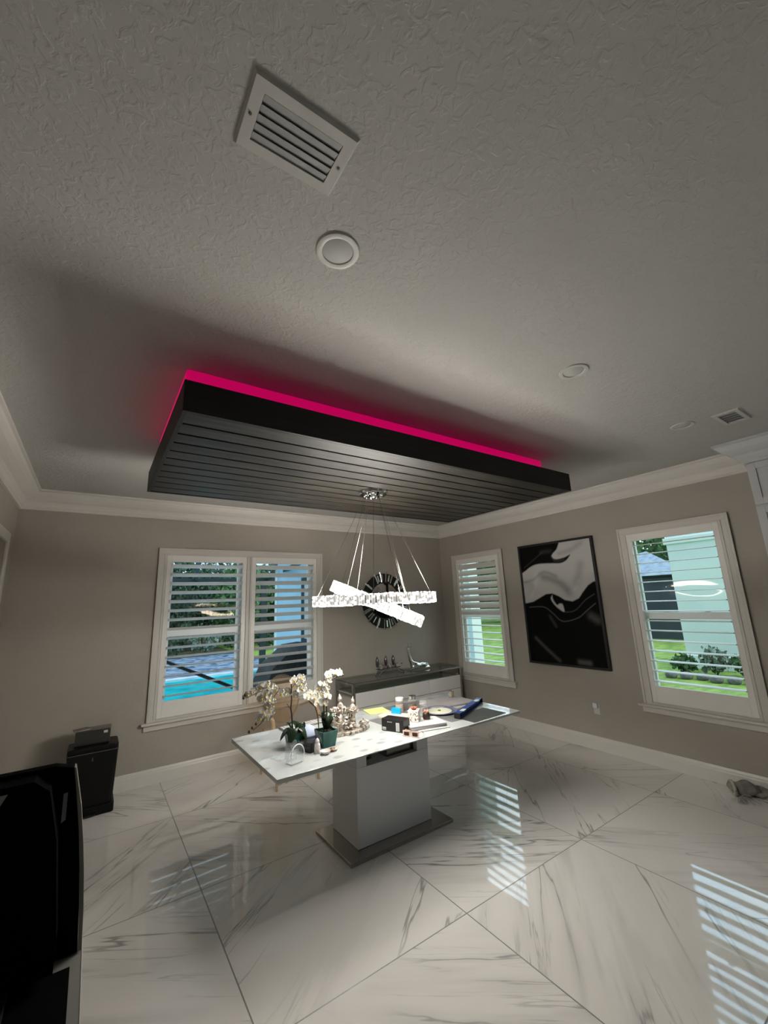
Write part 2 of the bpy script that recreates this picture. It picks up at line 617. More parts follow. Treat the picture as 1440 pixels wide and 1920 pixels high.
def window(name, wall, u0, width, panels, tilts, mullions=(), rail=True, sash_off=0.0, lw=1.0):
    T = frame_mtx(wall, u0)
    cw = .062
    mb = MB()
    W = width
    z0, z1 = WZ0, WZ1
    # outer casing, stepped
    for (a, b, w) in ((cw, 0, .018), (cw, .040, .026)):
        mb.box(-a, -b, 0, w, z0 - .02, z1 + b, T)
        mb.box(W + b, W + a, 0, w, z0 - .02, z1 + b, T)
        mb.box(-a, W + a, 0, w, z1 + b, z1 + a, T)
    root = struct(mb.build(name, M_casing, None, bevel=.003))
    # sill and apron
    MB().box(-cw - .045, W + cw + .045, 0, .062, z0 - .040, z0 - .018, T).build('window_sill', M_casing, root, bevel=.004)
    MB().box(-cw - .02, W + cw + .02, 0, .022, z0 - .100, z0 - .040, T).build('apron', M_casing, root, bevel=.003)
    # inner frame holding the shutters
    fr = MB()
    for a, b in [(0, .022)]:
        fr.box(0, b, -.02, .022, z0 - .018, z1, T)
        fr.box(W - b, W, -.02, .022, z0 - .018, z1, T)
        fr.box(b, W - b, -.02, .022, z1 - .016, z1, T)
        fr.box(b, W - b, -.02, .022, z0 - .018, z0 + .003, T)
    for mu in mullions:
        fr.box(mu - .032, mu - .012, -.02, .022, z0, z1, T)
        fr.box(mu + .012, mu + .032, -.02, .022, z0, z1, T)
        fr.box(mu - .012, mu + .012, -.02, .010, z0, z1, T)
    fr.build('shutter_frame', M_casing, root, bevel=.002)
    for k, (a, b) in enumerate(panels):
        shutter(root, T, a, b, tilts[k], lw=lw)
        # real window behind the shutter
        aa, bb = a - .02, b + .02
        s = MB()
        zb = 1.45
        sw = .055 if sash_off == 0 else sash_off
        y0, y1 = -.125, -.085
        s.box(aa, aa + sw, y0, y1, z0, z1, T)
        s.box(bb - sw, bb, y0, y1, z0, z1, T)
        s.box(aa, bb, y0, y1, z1 - .05, z1, T)
        s.box(aa, bb, y0, y1, z0, z0 + .06, T)
        s.box(aa, bb, y0, y1 + .012, zb - .035, zb + .035, T)
        for q in (.3, .7):
            s.box(aa + (bb - aa) * q - .022, aa + (bb - aa) * q + .022, y1, y1 + .03, zb + .035, zb + .047, T)
        s.build('sash', M_sash, root, bevel=.003)
        MB().box(aa + .02, bb - .02, -.107, -.103, z0 + .03, z1 - .03, T).build('pane', M_pane, root)
    return root

wb = BW[1] - BW[0]
mid = 1.543 - BW[0]
window('window_1', 'back', BW[0], wb, [(.024, mid - .034), (mid + .034, wb - .024)],
       [lambda i: 17, lambda i: 24], mullions=(mid,), sash_off=.10, lw=1.25)
w1 = R1[1] - R1[0]
window('window_2', 'right', R1[1], w1, [(.024, w1 - .024)], [lambda i: -56 if i > 6 else -3], lw=1.12)
w2 = R2[1] - R2[0]
window('window_3', 'right', R2[1], w2, [(.024, w2 - .024)], [lambda i: -3])

# tall window / patio door on the left wall (only its casing corner is in view)
T = frame_mtx('left', LWIN[0])
W = LWIN[1] - LWIN[0]
mb = MB()
mb.box(-.075, 0, 0, .02, 0, 2.34, T); mb.box(W, W + .075, 0, .02, 0, 2.34, T); mb.box(-.075, W + .075, 0, .02, 2.34, 2.425, T)
d = struct(mb.build('door_1', M_casing, bevel=.004))
mb = MB()
mb.box(.003, W - .003, -.11, -.065, .005, 2.335, T)
for (z0_, z1_) in ((.18, .95), (1.1, 2.2)):
    for k in (0, 1):
        mb.box(.1 + k * (W / 2 - .03), W / 2 - .07 + k * (W / 2 - .03), -.0655, -.058, z0_, z1_, T)
mb.build('light_block_leaf', M_trim, d, bevel=.004)  # unseen solid leaf, made up to keep daylight out of this opening
# unseen glazed opening behind the viewer, added to let in fill light
mb = MB()
for x in (2.1, 2.84):
    mb.box(x, x + .06, YF - .12, YF - .05, 0, 2.35)
mb.box(2.1, 2.9, YF - .12, YF - .05, 2.27, 2.35); mb.box(2.1, 2.9, YF - .12, YF - .05, 0, .07)
d = struct(mb.build('fill_light_opening', M_trim))
MB().box(2.12, 2.88, YF - .087, YF - .083, .04, 2.3).build('pane', M_pane, d)

# ---------------------------------------------------------------- ceiling fixtures
def downlight(x, y, label):
    t = thing('recessed_light', label, 'ceiling light', (x, y, ZC), 0, 'round recessed ceiling lights')
    MB().lathe([(.052, -.001), (.055, -.005), (.066, -.0065), (.074, -.005), (.077, 0)], 48, close=False).build('trim_ring', M_rl, t, smooth=True)
    MB().lathe([(.0, -.003), (.050, -.003), (.054, -.001)], 48, close=False).build('lens', M_rll, t, smooth=True)
M_rl = mat('light_trim', (.50, .485, .455), .4)
M_rll = mat('light_lens', (.42, .42, .40), .6)
downlight(.587, 1.055, 'round white recessed ceiling light, unlit, nearest the large air vent')
downlight(2.06, 1.065, 'round white recessed ceiling light, unlit, alone above the dark panel long edge')
downlight(3.50, 1.065, 'round white recessed ceiling light, unlit, beside the small far air vent')

def vent(name, x0, x1, y0, y1, label, slats_along_x, n, screws=True):
    cx, cy = (x0 + x1) / 2, (y0 + y1) / 2
    hx, hy = (x1 - x0) / 2, (y1 - y0) / 2
    t = thing(name, label, 'air vent', (cx, cy, ZC), 0)
    b = .034 if slats_along_x else .030
    mb = MB()
    fr = mb
    z = -.009
    # bevelled flange: outer lip to inner lip
    outer = [(-hx, -hy, 0), (hx, -hy, 0), (hx, hy, 0), (-hx, hy, 0)]
    mid_ = [(-hx + .006, -hy + .006, z), (hx - .006, -hy + .006, z), (hx - .006, hy - .006, z), (-hx + .006, hy - .006, z)]
    inn = [(-hx + b, -hy + b, z), (hx - b, -hy + b, z), (hx - b, hy - b, z), (-hx + b, hy - b, z)]
    deep = [(p[0], p[1], -.0005) for p in inn]
    L = [[mb.bm.verts.new(p) for p in q] for q in (outer, mid_, inn, deep)]
    for a, c in zip(L, L[1:]):
        for i in range(4):
            mb.bm.faces.new([a[i], a[(i + 1) % 4], c[(i + 1) % 4], c[i]])
    fr.build('frame', M_rl, t)
    MB().box(-hx + b, hx - b, -hy + b, hy - b, -.0012, -.0004).build('duct_shade_sheet', mat('duct_shade_grey', (.22, .22, .22), .8), t)  # thin grey sheet, its colour stands in for shade behind the blades
    for i in range(n):
        if slats_along_x:
            yy = -hy + b + (2 * hy - 2 * b) * (i + .5) / n
            pitch = (2 * hy - 2 * b) / n
            Tm = Matrix.Translation((0, yy, -.0065)) @ Matrix.Rotation(math.radians(11), 4, 'X')
            MB().box(-hx + b + .001, hx - b - .001, -pitch * .49, pitch * .46, -.0006, .0006, Tm).build('blade', M_vblade, t)
        else:
            xx = -hx + b + (2 * hx - 2 * b) * (i + .5) / n
            pitch = (2 * hx - 2 * b) / n
            Tm = Matrix.Translation((xx, 0, -.0055)) @ Matrix.Rotation(math.radians(-6), 4, 'Y')
            MB().box(-pitch * .30, pitch * .30, -hy + b + .001, hy - b - .001, -.0006, .0006, Tm).build('blade', M_vblade, t)
    if screws:
        for sx in (-1, 1):
            MB().lathe([(0, -.0115), (.0035, -.0112), (.0042, -.0090)], 12, (sx * (hx - b / 2), 0, 0)).build('screw', M_darksteel, t)
    return t
M_vblade = mat('vent_blade', (.27, .27, .265), .5)
vent('air_vent', .19, .47, .71, .895, 'large white louvered air vent near the top of the ceiling', True, 5)
vent('air_vent', 3.495, 3.79, .73, .89, 'small white louvered air vent beside the kitchen cabinet', False, 5, False)

# ---------------------------------------------------------------- floating wooden ceiling panel
tx0, tx1, ty0, ty1, tz0, tz1 = .243, 3.274, 1.867, 3.39, 2.564, 2.716
t = thing('ceiling_panel', 'dark stained plank ceiling panel with magenta backlight, hung above the table', 'ceiling panel', ((tx0 + tx1) / 2, (ty0 + ty1) / 2, tz0))
hx, hy, hz = (tx1 - tx0) / 2, (ty1 - ty0) / 2, tz1 - tz0
f = .022
for nm, (a, b, c, d2) in (('front', (-hx, hx, -hy, -hy + f)), ('back', (-hx, hx, hy - f, hy)), ('l', (-hx, -hx + f, -hy + f, hy - f)), ('r', (hx - f, hx, -hy + f, hy - f))):
    MB().box(a, b, c, d2, 0, hz).build('fascia_board', M_fascia, t, bevel=.0015)
n = 11
pw = (2 * hy - 2 * f) / n
for i in range(n):
    y0 = -hy + f + i * pw
    o = MB().box(-hx + f, hx - f, y0 + .009, y0 + pw - .009, .004, .026).build('plank', M_wood, t)
MB().box(-hx + f, hx - f, -hy + f, hy - f, .027, .032).build('backing_board', M_matte, t)
ins, inx = .233, .045
mb = MB()
mb.box(-hx + inx, hx - inx, -hy + ins, -hy + ins + .04, .033, ZC - tz0)
mb.box(-hx + inx, hx - inx, hy - ins - .04, hy - ins, .030, ZC - tz0)
mb.box(-hx + inx, -hx + inx + .04, -hy + ins + .04, hy - ins - .04, .030, ZC - tz0)
mb.box(hx - inx - .04, hx - inx, -hy + ins + .04, hy - ins - .04, .030, ZC - tz0)
mb.build('mounting_frame', mat('frame_white', (.62, .6, .6), .5), t)
M_led = mat('magenta_led', (.5, .01, .15), .5, emis=(1.0, .0, .17), estr=LED_STRENGTH)
zz0, zz1 = .06, .332
MB().box(-hx + inx, hx - inx, -hy + ins - .008, -hy + ins - .0005, zz0, zz1).build('led_strip', M_led, t)
MB().box(-hx + inx, hx - inx, hy - ins + .0005, hy - ins + .008, zz0, zz1).build('led_strip', M_led, t)
MB().box(-hx + inx - .008, -hx + inx - .0005, -hy + ins, hy - ins, zz0, zz1).build('led_strip', M_led, t)
MB().box(hx - inx + .0005, hx - inx + .008, -hy + ins, hy - ins, zz0, zz1).build('led_strip', M_led, t)

# ---------------------------------------------------------------- chandelier
cx, cy = 1.765, 2.66
t = thing('chandelier', 'two lit crystal ring chandelier hanging on thin cables over the table', 'chandelier', (cx, cy, tz0))
MB().lathe([(0, .0035), (.118, .0035), (.118, -.010), (.108, -.022), (0, -.024)], 40).build('canopy', M_chrome, t, smooth=True)
mb = MB()
for k in range(10):
    a = 2 * PI * k / 10
    MB().ball((.07 * math.cos(a), .07 * math.sin(a), -.028), .011, 1).build('cable_grip', M_chrome, t)
MB().ball((0, 0, -.03), .018, 2).build('centre_knob', M_chrome, t, smooth=True)
M_crys = mat('lit_crystal', (.35, .35, .34), .1, emis=(1.0, .965, .90), estr=6)
M_cryin = mat('lit_crystal_core', (.9, .9, .88), .1, emis=(1.0, .965, .90), estr=CRYSTAL_STRENGTH)
def crystal_mat():
    t_, n_, l_, b_ = nodes(M_crys)
    tcn = n_.new('ShaderNodeTexCoord')
    v = n_.new('ShaderNodeTexVoronoi')
    v.inputs['Scale'].default_value = 42
    l_.new(tcn.outputs['Object'], v.inputs['Vector'])
    r = n_.new('ShaderNodeMapRange')
    r.inputs['From Min'].default_value = .12
    r.inputs['From Max'].default_value = .52
    r.inputs['To Min'].default_value = 5.5
    r.inputs['To Max'].default_value = .28
    l_.new(v.outputs['Distance'], r.inputs['Value'])
    l_.new(r.outputs[0], b_.inputs['Emission Strength'])
crystal_mat()
def crystal_ring(R, centre, tilt, vdir, zr, N):
    """ring around centre (relative to canopy), tilted about the horizontal axis vdir"""
    Tm = Matrix.Translation(centre) @ Matrix.Rotation(tilt, 4, Vector(vdir))
    MB().lathe([(R - .014, -zr * .8), (R + .014, -zr * .8), (R + .014, zr * .8), (R - .014, zr * .8), (R - .014, -zr * .8)], 72, close=False, mtx=Tm).build('ring_band', M_steel, t)
    for (r0, r1, nm, mm) in ((R + .015, R + .032, 'outer_crystals', M_crys), (R - .032, R - .015, 'inner_crystals', M_cryin)):
        mb = MB()
        for k in range(N):
            a = 2 * PI * k / N
            w = 2 * PI * R / N * .405
            jit = random.uniform(-.004, .004)
            P = Tm @ Matrix.Rotation(a, 4, 'Z')
            x0, x1 = r0, r1
            xm = (x0 + x1) / 2
            pts = [(x0, -w * .7), (xm, -w), (x1, -w * .6), (x1, w * .6), (xm, w), (x0, w * .7)]
            mb.prism(pts, 2 * zr, P @ Matrix.Translation((0, 0, -zr + jit)))
        mb.build(nm, mm, t)
    return Tm
vd = (.549, .836, 0)
T1 = crystal_ring(.435, (-.015, .01, 1.722 - tz0), 0, vd, .036, 84)
T2 = crystal_ring(.342, (.01, .02, 1.690 - tz0), math.radians(23.7), vd, .040, 64)
for Tm, R, ph, nn in ((T1, .435, .35, 5), (T2, .342, .0, 4)):
    for k in range(nn):
        a = ph + 2 * PI * k / nn
        p = Tm @ Vector((R * math.cos(a), R * math.sin(a), .03))
        q = Vector((.07 * math.cos(a), .07 * math.sin(a), -.03))
        MB().tube([q, p], .0013, 5).build('cable', M_steel, t)

# ---------------------------------------------------------------- wall mirror
t = thing('wall_mirror', 'round mirror framed by radiating mirrored tiles, on the back wall above the sideboard', 'mirror', (3.565, YB, 1.72))
RM = Matrix.Rotation(PI / 2, 4, 'X')       # local z -> -y
def facing(z):
    return Matrix.Translation((0, -z, 0)) @ RM
MB().lathe([(.255, 0), (.395, 0), (.400, .012), (.255, .012)], 64, mtx=facing(.002), close=False).build('backing_ring', M_black, t)
MB().lathe([(0, .010), (.262, .010), (.262, .013), (0, .013)], 64, mtx=facing(.002)).build('mirror_glass', mat('mirror_glass', (.62, .60, .56), .02, 1), t)
M_mtile = mat('mirror_tile', (.80, .79, .77), .22, 1)
N = 44
for k in range(N):
    a = 2 * PI * k / N
    long_ = k % 2 == 0
    r0, r1 = (.268, .425) if long_ else (.285, .385)
    P = Matrix.Rotation(-a, 4, 'Y') @ Matrix.Translation((0, -.016 if long_ else -.026, 0)) @ Matrix.Rotation(math.radians((8 if long_ else -10) + random.uniform(-14, 14)), 4, 'X') @ Matrix.Rotation(math.radians(random.uniform(-7, 7)), 4, 'Y')
    mb = MB()
    mb.box(r0, r1, -.004, .004, -.0115, .0115, P)
    mb.build('mirror_tile', M_mtile, t, bevel=.003, seg=1)
MB().lathe([(.255, .010), (.262, .024), (.272, .024), (.276, .010)], 64, mtx=facing(.002), close=False).build('inner_rim', M_black, t)

# ---------------------------------------------------------------- framed abstract art
ay0, ay1, az0, az1 = 2.532, 3.576, .859, 2.366
aw, ah = ay1 - ay0, az1 - az0
t = thing('framed_artwork', 'tall black framed abstract print of flowing white and black folds on the right wall', 'picture', (XR, (ay0 + ay1) / 2, az0))
mb = MB()
fb = .026
mb.box(-.042, -.0005, -aw / 2, aw / 2, 0, fb); mb.box(-.042, -.0005, -aw / 2, aw / 2, ah - fb, ah)
mb.box(-.042, -.0005, -aw / 2, -aw / 2 + fb, fb, ah - fb); mb.box(-.042, -.0005, aw / 2 - fb, aw / 2, fb, ah - fb)
mb.build('frame', M_black, t, bevel=.002)
# painted image: u left->right (from +y to -y), v bottom->top, outline points in the print's own 0..1 space
def H(pts_src):
    src = [(613, 263), (1160, 178), (1320, 1190), (707, 1128)]
    dst = [(0, 1), (1, 1), (1, 0), (0, 0)]
    A = []
    for (x, y), (u, v) in zip(src, dst):
        A.append([x, y, 1, 0, 0, 0, -u * x, -u * y, u]); A.append([0, 0, 0, x, y, 1, -v * x, -v * y, v])
    A = np.array(A, float)
    h = np.linalg.solve(A[:, :8], A[:, 8])
    out = []
    for x, y in pts_src:
        w = h[6] * x + h[7] * y + 1
        out.append(((h[0] * x + h[1] * y + h[2]) / w, (h[3] * x + h[4] * y + h[5]) / w))
    return np.array(out)
NU, NV = 150, 216
UU, VV = np.meshgrid(np.linspace(0, 1, NU), np.linspace(0, 1, NV))
P2 = np.stack([UU.ravel(), VV.ravel() * (ah / aw)], 1)
def smooth_curve(p, n=12):
    p = np.array(p); out = []
    for i in range(len(p) - 1):
        p0, p1, p2, p3 = p[max(i - 1, 0)], p[i], p[i + 1], p[min(i + 2, len(p) - 1)]
        for s_ in np.linspace(0, 1, n, endpoint=False):
            out.append(.5 * ((2 * p1) + (-p0 + p2) * s_ + (2 * p0 - 5 * p1 + 4 * p2 - p3) * s_ ** 2 + (-p0 + 3 * p1 - 3 * p2 + p3) * s_ ** 3))
    out.append(p[-1])
    return np.array(out)
def seg_dist(poly, closed):
    q = poly * np.array([1, ah / aw])
    best = np.full(len(P2), 9.)
    rng = range(len(q) if closed else len(q) - 1)
    for i in rng:
        a, b = q[i], q[(i + 1) % len(q)]
        ab = b - a
        tt = np.clip(((P2 - a) @ ab) / (ab @ ab + 1e-9), 0, 1)
        dd = np.hypot(*(P2 - a - tt[:, None] * ab).T)
        best = np.minimum(best, dd)
    return best
def inside(poly):
    q = poly * np.array([1, ah / aw])
    c_ = np.zeros(len(P2), bool)
    for i in range(len(q)):
        a, b = q[i], q[i - 1]
        cond = ((a[1] > P2[:, 1]) != (b[1] > P2[:, 1])) & (P2[:, 0] < (b[0] - a[0]) * (P2[:, 1] - a[1]) / (b[1] - a[1] + 1e-12) + a[0])
        c_ ^= cond
    return c_
def region(src, soft, sm=True):
    g = H(src)
    if sm:
        g = smooth_curve(list(g) + [g[0]], 8)[:-1]
    d_ = seg_dist(g, True)
    s_ = np.where(inside(g), d_, -d_)
    return np.clip(s_ / soft * .5 + .5, 0, 1)
def streak(src, width):
    g = smooth_curve(H(src), 8)
    return np.exp(-(seg_dist(g, False) / width) ** 2)
val = np.full(len(P2), .46)
val -= .20 * streak([(800, 480), (880, 500), (950, 540), (1000, 590)], .055)
val -= .06 * streak([(655, 530), (700, 545), (720, 570)], .05)
val -= .12 * streak([(650, 520), (720, 500), (800, 440), (900, 470)], .02)
val -= .11 * streak([(1090, 380), (1080, 440), (1060, 520)], .05)
val -= .10 * streak([(920, 300), (1010, 270), (1090, 215)], .03)
val += .05 * streak([(740, 470), (735, 560), (700, 640)], .03)
val += .05 * streak([(1010, 590), (1050, 570), (1075, 500)], .02)
blk = region([(560, 200), (760, 190), (905, 190), (907, 255), (872, 300), (866, 322), (895, 342), (960, 328), (1008, 305), (978, 350), (930, 372), (860, 374), (760, 380), (700, 402), (640, 447), (560, 480)], .008)
low = region([(600, 690), (668, 681), (720, 670), (770, 640), (820, 610), (870, 605), (920, 625), (970, 655), (1030, 665), (1080, 640), (1112, 590), (1150, 540), (1190, 512), (1300, 480), (1500, 800), (1500, 1400), (1000, 1400), (600, 1300), (500, 900)], .007, False)
dark = np.maximum(blk, low)
dv = np.full(len(P2), .003)
dv += .09 * streak([(690, 713), (800, 710), (870, 755), (930, 810), (985, 820), (1080, 790), (1150, 730), (1210, 680)], .006)
dv += .06 * streak([(1200, 608), (1130, 655), (1050, 735), (970, 747), (910, 715)], .006)
dv += .05 * streak([(740, 950), (800, 1010), (930, 1130)], .022)
dv += .07 * streak([(1180, 780), (1230, 810)], .045)
dv += .08 * streak([(1090, 1140), (1170, 1150)], .03)
dv += .03 * streak([(850, 780), (900, 860)], .02)
dv += .03 * streak([(650, 410), (720, 350), (790, 290)], .008)
dv += .03 * streak([(860, 320), (890, 355), (960, 345)], .012)
dv += .02 * streak([(780, 290), (850, 280)], .03)
val = val * (1 - dark) + dv * dark
com = region([(870, 618), (858, 640), (872, 672), (908, 712), (962, 747), (960, 715), (948, 686), (925, 684), (908, 694), (885, 668), (872, 640)], .008)
val = val * (1 - com) + .46 * com
val = np.clip(val, .004, .6)
me = bpy.data.meshes.new('print')
iw = aw - 2 * fb; ih = ah - 2 * fb
vs = [(-.028, iw / 2 - iw * float(u), fb + ih * float(v)) for u, v in zip(UU.ravel(), VV.ravel())]
fs = [(j * NU + i, j * NU + i + 1, (j + 1) * NU + i + 1, (j + 1) * NU + i) for j in range(NV - 1) for i in range(NU - 1)]
me.from_pydata(vs, [], fs)
ca_ = me.color_attributes.new('paint', 'FLOAT_COLOR', 'POINT')
buf = np.ones((len(val), 4), np.float32)
buf[:, 0] = val; buf[:, 1] = val * .98; buf[:, 2] = val * .93
ca_.data.foreach_set('color', buf.ravel())
mt = mat('print_ink', (.5, .5, .5), .6, spec=.06)
tt_, n_, l_, b_ = nodes(mt)
at = n_.new('ShaderNodeAttribute'); at.attribute_name = 'paint'
l_.new(at.outputs['Color'], b_.inputs['Base Color'])
me.materials.append(mt)
po = bpy.data.objects.new('print', me); C.objects.link(po); po.parent = t
MB().box(-.026, -.006, -aw / 2 + fb, aw / 2 - fb, fb, ah - fb).build('stretcher', M_black, t)

# ---------------------------------------------------------------- kitchen cabinet at the right edge
t = thing('kitchen_cabinet', 'tall white shaker cabinet at the right edge of the room', 'cabinet', (CABX, CABY0, -.0015))
M_cab = mat('cabinet_white', (.50, .51, .51), .3)
L = CABY1 - CABY0
dp = XR - CABX
MB().box(.0, dp - .002, 0, L, .0, ZC - .183).build('body', M_cab, t, bevel=.002)
def shaker(z0, z1, y0, y1):
    mb = MB()
    s_ = .055
    mb.box(-.02, -.001, y0, y0 + s_, z0, z1); mb.box(-.02, -.001, y1 - s_, y1, z0, z1)
    mb.box(-.02, -.001, y0 + s_, y1 - s_, z0, z0 + s_); mb.box(-.02, -.001, y0 + s_, y1 - s_, z1 - s_, z1)
    mb.box(-.010, -.001, y0 + s_, y1 - s_, z0 + s_, z1 - s_)
    return mb.build('door', M_cab, t, bevel=.0015)
for y0 in (.004, L / 2 + .002):
    shaker(2.36, ZC - .185, y0, y0 + L / 2 - .006)
    shaker(.11, 2.345, y0, y0 + L / 2 - .006)
# its crown, mitred at the corner
mb = MB()
A = []; B = []; D = []
for (o, h) in CROWN:
    A.append(mb.bm.verts.new((-o, 0, ZC - h)))
    B.append(mb.bm.verts.new((-o, L + o, ZC - h)))
    D.append(mb.bm.verts.new((dp - .17, L + o, ZC - h)))
k = len(CROWN)
for i in range(k):
    mb.bm.faces.new([A[i], A[(i + 1) % k], B[(i + 1) % k], B[i]])
    mb.bm.faces.new([B[i], B[(i + 1) % k], D[(i + 1) % k], D[i]])
mb.bm.faces.new(A); mb.bm.faces.new(D)
mb.build('crown', M_cab, t)

# ---------------------------------------------------------------- outlet with a plugged-in device
t = thing('wall_outlet', 'white wall outlet with a small plugged in charger, under the artwork', 'outlet', (XR, 2.775, .435))
MB().box(-.006, -.0004, -.036, .036, -.058, .058).build('cover_plate', M_cab, t, bevel=.003)
MB().box(-.0075, -.006, -.016, .016, -.046, -.012).build('socket', mat('socket_white', (.55, .53, .5), .4), t, bevel=.003)
MB().box(-.034, -.006, -.024, .030, .006, .062).build('charger', M_white_gloss, t, bevel=.008)

# ---------------------------------------------------------------- sideboard
SX0, SX1, SY0, SY1, SZ = 2.715, 4.575, 4.70, 5.150, .730
t = thing('sideboard', 'white drawer sideboard in a steel frame with a tinted glass top', 'sideboard', (SX0, SY0, 0))
w, dpt = SX1 - SX0, SY1 - SY0
mb = MB()
pw = .032
for x in (0, w - pw):
    for y in (0, dpt - pw):
        mb.box(x, x + pw, y, y + pw, 0, SZ - .012)
for y in (0, dpt - pw):
    mb.box(pw, w - pw, y, y + pw, SZ - .034, SZ - .012)
for x in (0, w - pw):
    mb.box(x, x + pw, pw, dpt - pw, SZ - .034, SZ - .012)
    mb.box(x + .008, x + .022, pw, dpt - pw, .565, .580)
    mb.box(x, x + pw, pw, dpt - pw, .03, .055)
mb.build('frame', M_steel, t, bevel=.002)
MB().box(-.004, w + .004, -.004, dpt + .004, SZ - .012, SZ).build('glass_top', thin_clear('smoked_glass', (.82, .85, .80), 1.6, .02, .12, (.3, .3, .27)), t, bevel=.002)
MB().box(pw, w - pw, .012, dpt - .012, .600, .608).build('glass_shelf', thin_clear('shelf_glass', (.84, .88, .84), 1.55, .02, .08, (.3, .3, .27)), t)
MB().box(pw + .004, w - pw - .004, .02, dpt - .01, .07, .585).build('cabinet_body', mat('sideboard_white', (.60, .585, .56), .25), t, bevel=.002)
for r_ in range(3):
    for c_ in range(3):
        x0 = pw + .004 + (w - 2 * pw - .008) / 3 * c_
        z1_ = .605 - r_ * .178
        MB().box(x0 + .002, x0 + (w - 2 * pw - .008) / 3 - .002, -.004, .018, z1_ - .172, z1_).build('drawer', mat('drawer_white', (.66, .64, .61), .15), t, bevel=.002)
for i, x in enumerate((1.0, 1.09, 1.62)):
    pass

# candle holder: crossed chrome arcs with three tea lights
t = thing('candle_holder', 'chrome arched candle holder with three tea light cups, on the sideboard', 'candle holder', (3.42, 4.90, SZ), .0)
for dy in (-.055, .055):
    arc = [(.20 * math.cos(a), dy, .075 * math.sin(a)) for a in np.linspace(0, PI, 17)]
    MB().tube([(p[0], p[1], p[2] + .006) for p in arc], .0055, 6).build('arc', M_chrome, t, smooth=True)
for sx in (-1, 1):
    MB().tube([(sx * .20, -.055, .006), (sx * .205, .055, .006)], .0055, 6).build('foot', M_chrome, t, smooth=True)
MB().box(-.20, .16, -.035, .035, .078, .086).build('plate', M_blackp, t, bevel=.002)
for i, x in enumerate((-.15, -.01, .115)):
    c_ = MB().lathe([(.0, .087), (.030, .087), (.034, .13), (.030, .13), (.026, .095), (0, .095)], 16, (x, 0, 0)).build('candle_cup', M_silver, t, smooth=True)
    MB().lathe([(0, .10), (.014, .105), (.022, .15), (.024, .185), (.018, .215), (.006, .24), (0, .243)], 14, (x - .03, .03, 0)).build('flame_ornament', M_darksteel, t, smooth=True)
mb = MB()
for k in range(22):
    MB().ball((random.uniform(-.12, -.03) if k < 12 else random.uniform(.02, .19), random.uniform(-.04, .03), random.uniform(.100, .13)), random.uniform(.008, .014), 1).build('crystal_bead', mat('bead_pink', (.5, .32, .32), .12, .8), t)

# deer ornament lying down
t = thing('deer_figurine', 'silver reclining deer figurine with raised head and antlers, on the sideboard', 'figurine', (3.93, 4.93, SZ), 0)
def skin(name, verts, edges, radii, material, parent, sub=2):
    me_ = bpy.data.meshes.new(name)
    me_.from_pydata(verts, edges, [])
    o = bpy.data.objects.new(name, me_)
    C.objects.link(o)
    o.parent = parent
    sk = o.modifiers.new('skin', 'SKIN')
    sl_ = me_.skin_vertices[0].data if len(me_.skin_vertices) else None
    if sl_ is None:
        bm_ = bmesh.new(); bm_.from_mesh(me_)
        ly = bm_.verts.layers.skin.verify()
        bm_.to_mesh(me_); bm_.free()
        sl_ = me_.skin_vertices[0].data
    for i, r in enumerate(radii):
        sl_[i].radius = (r, r) if not isinstance(r, tuple) else r
        sl_[i].use_root = (i == 0)
    ss = o.modifiers.new('sub', 'SUBSURF')
    ss.levels = sub; ss.render_levels = sub
    me_.materials.append(material)
    sk.use_smooth_shade = True
    return o
dv_ = [(0, 0, .055), (.09, 0, .065), (.17, 0, .050), (.20, .0, .03),      # body
       (-.07, 0, .075), (-.115, 0, .13), (-.14, 0, .21), (-.15, 0, .275), (-.145, 0, .315), (-.185, 0, .300),   # neck, head, muzzle
       (-.10, -.035, .025), (-.17, -.04, .015), (-.10, .035, .025), (-.16, .04, .015),   # folded front legs
       (.16, -.05, .03), (.08, -.06, .014), (.20, -.05, .014)]
de_ = [(0, 1), (1, 2), (2, 3), (0, 4), (4, 5), (5, 6), (6, 7), (7, 8), (8, 9), (4, 10), (10, 11), (4, 12), (12, 13), (2, 14), (14, 15), (14, 16)]
dr_ = [.042, .040, .036, .012, .040, .030, .022, .019, .020, .009, .014, .007, .014, .007, .018, .008, .007]
skin('body', dv_, de_, dr_, M_silver, t)
mb = MB()
for sy in (-1, 1):
    mb.tube([(-.140, sy * .012, .325), (-.125, sy * .035, .36), (-.135, sy * .05, .395)], [.005, .004, .002], 6)
    mb.tube([(-.125, sy * .035, .36), (-.155, sy * .045, .375)], [.004, .002], 6)
mb.build('antlers', M_silver, t, smooth=True)
for sy in (-1, 1):
    MB().ball((-.128, sy * .026, .318), .012, 1, (1.2, 1, .5)).build('ear', M_silver, t, smooth=True)

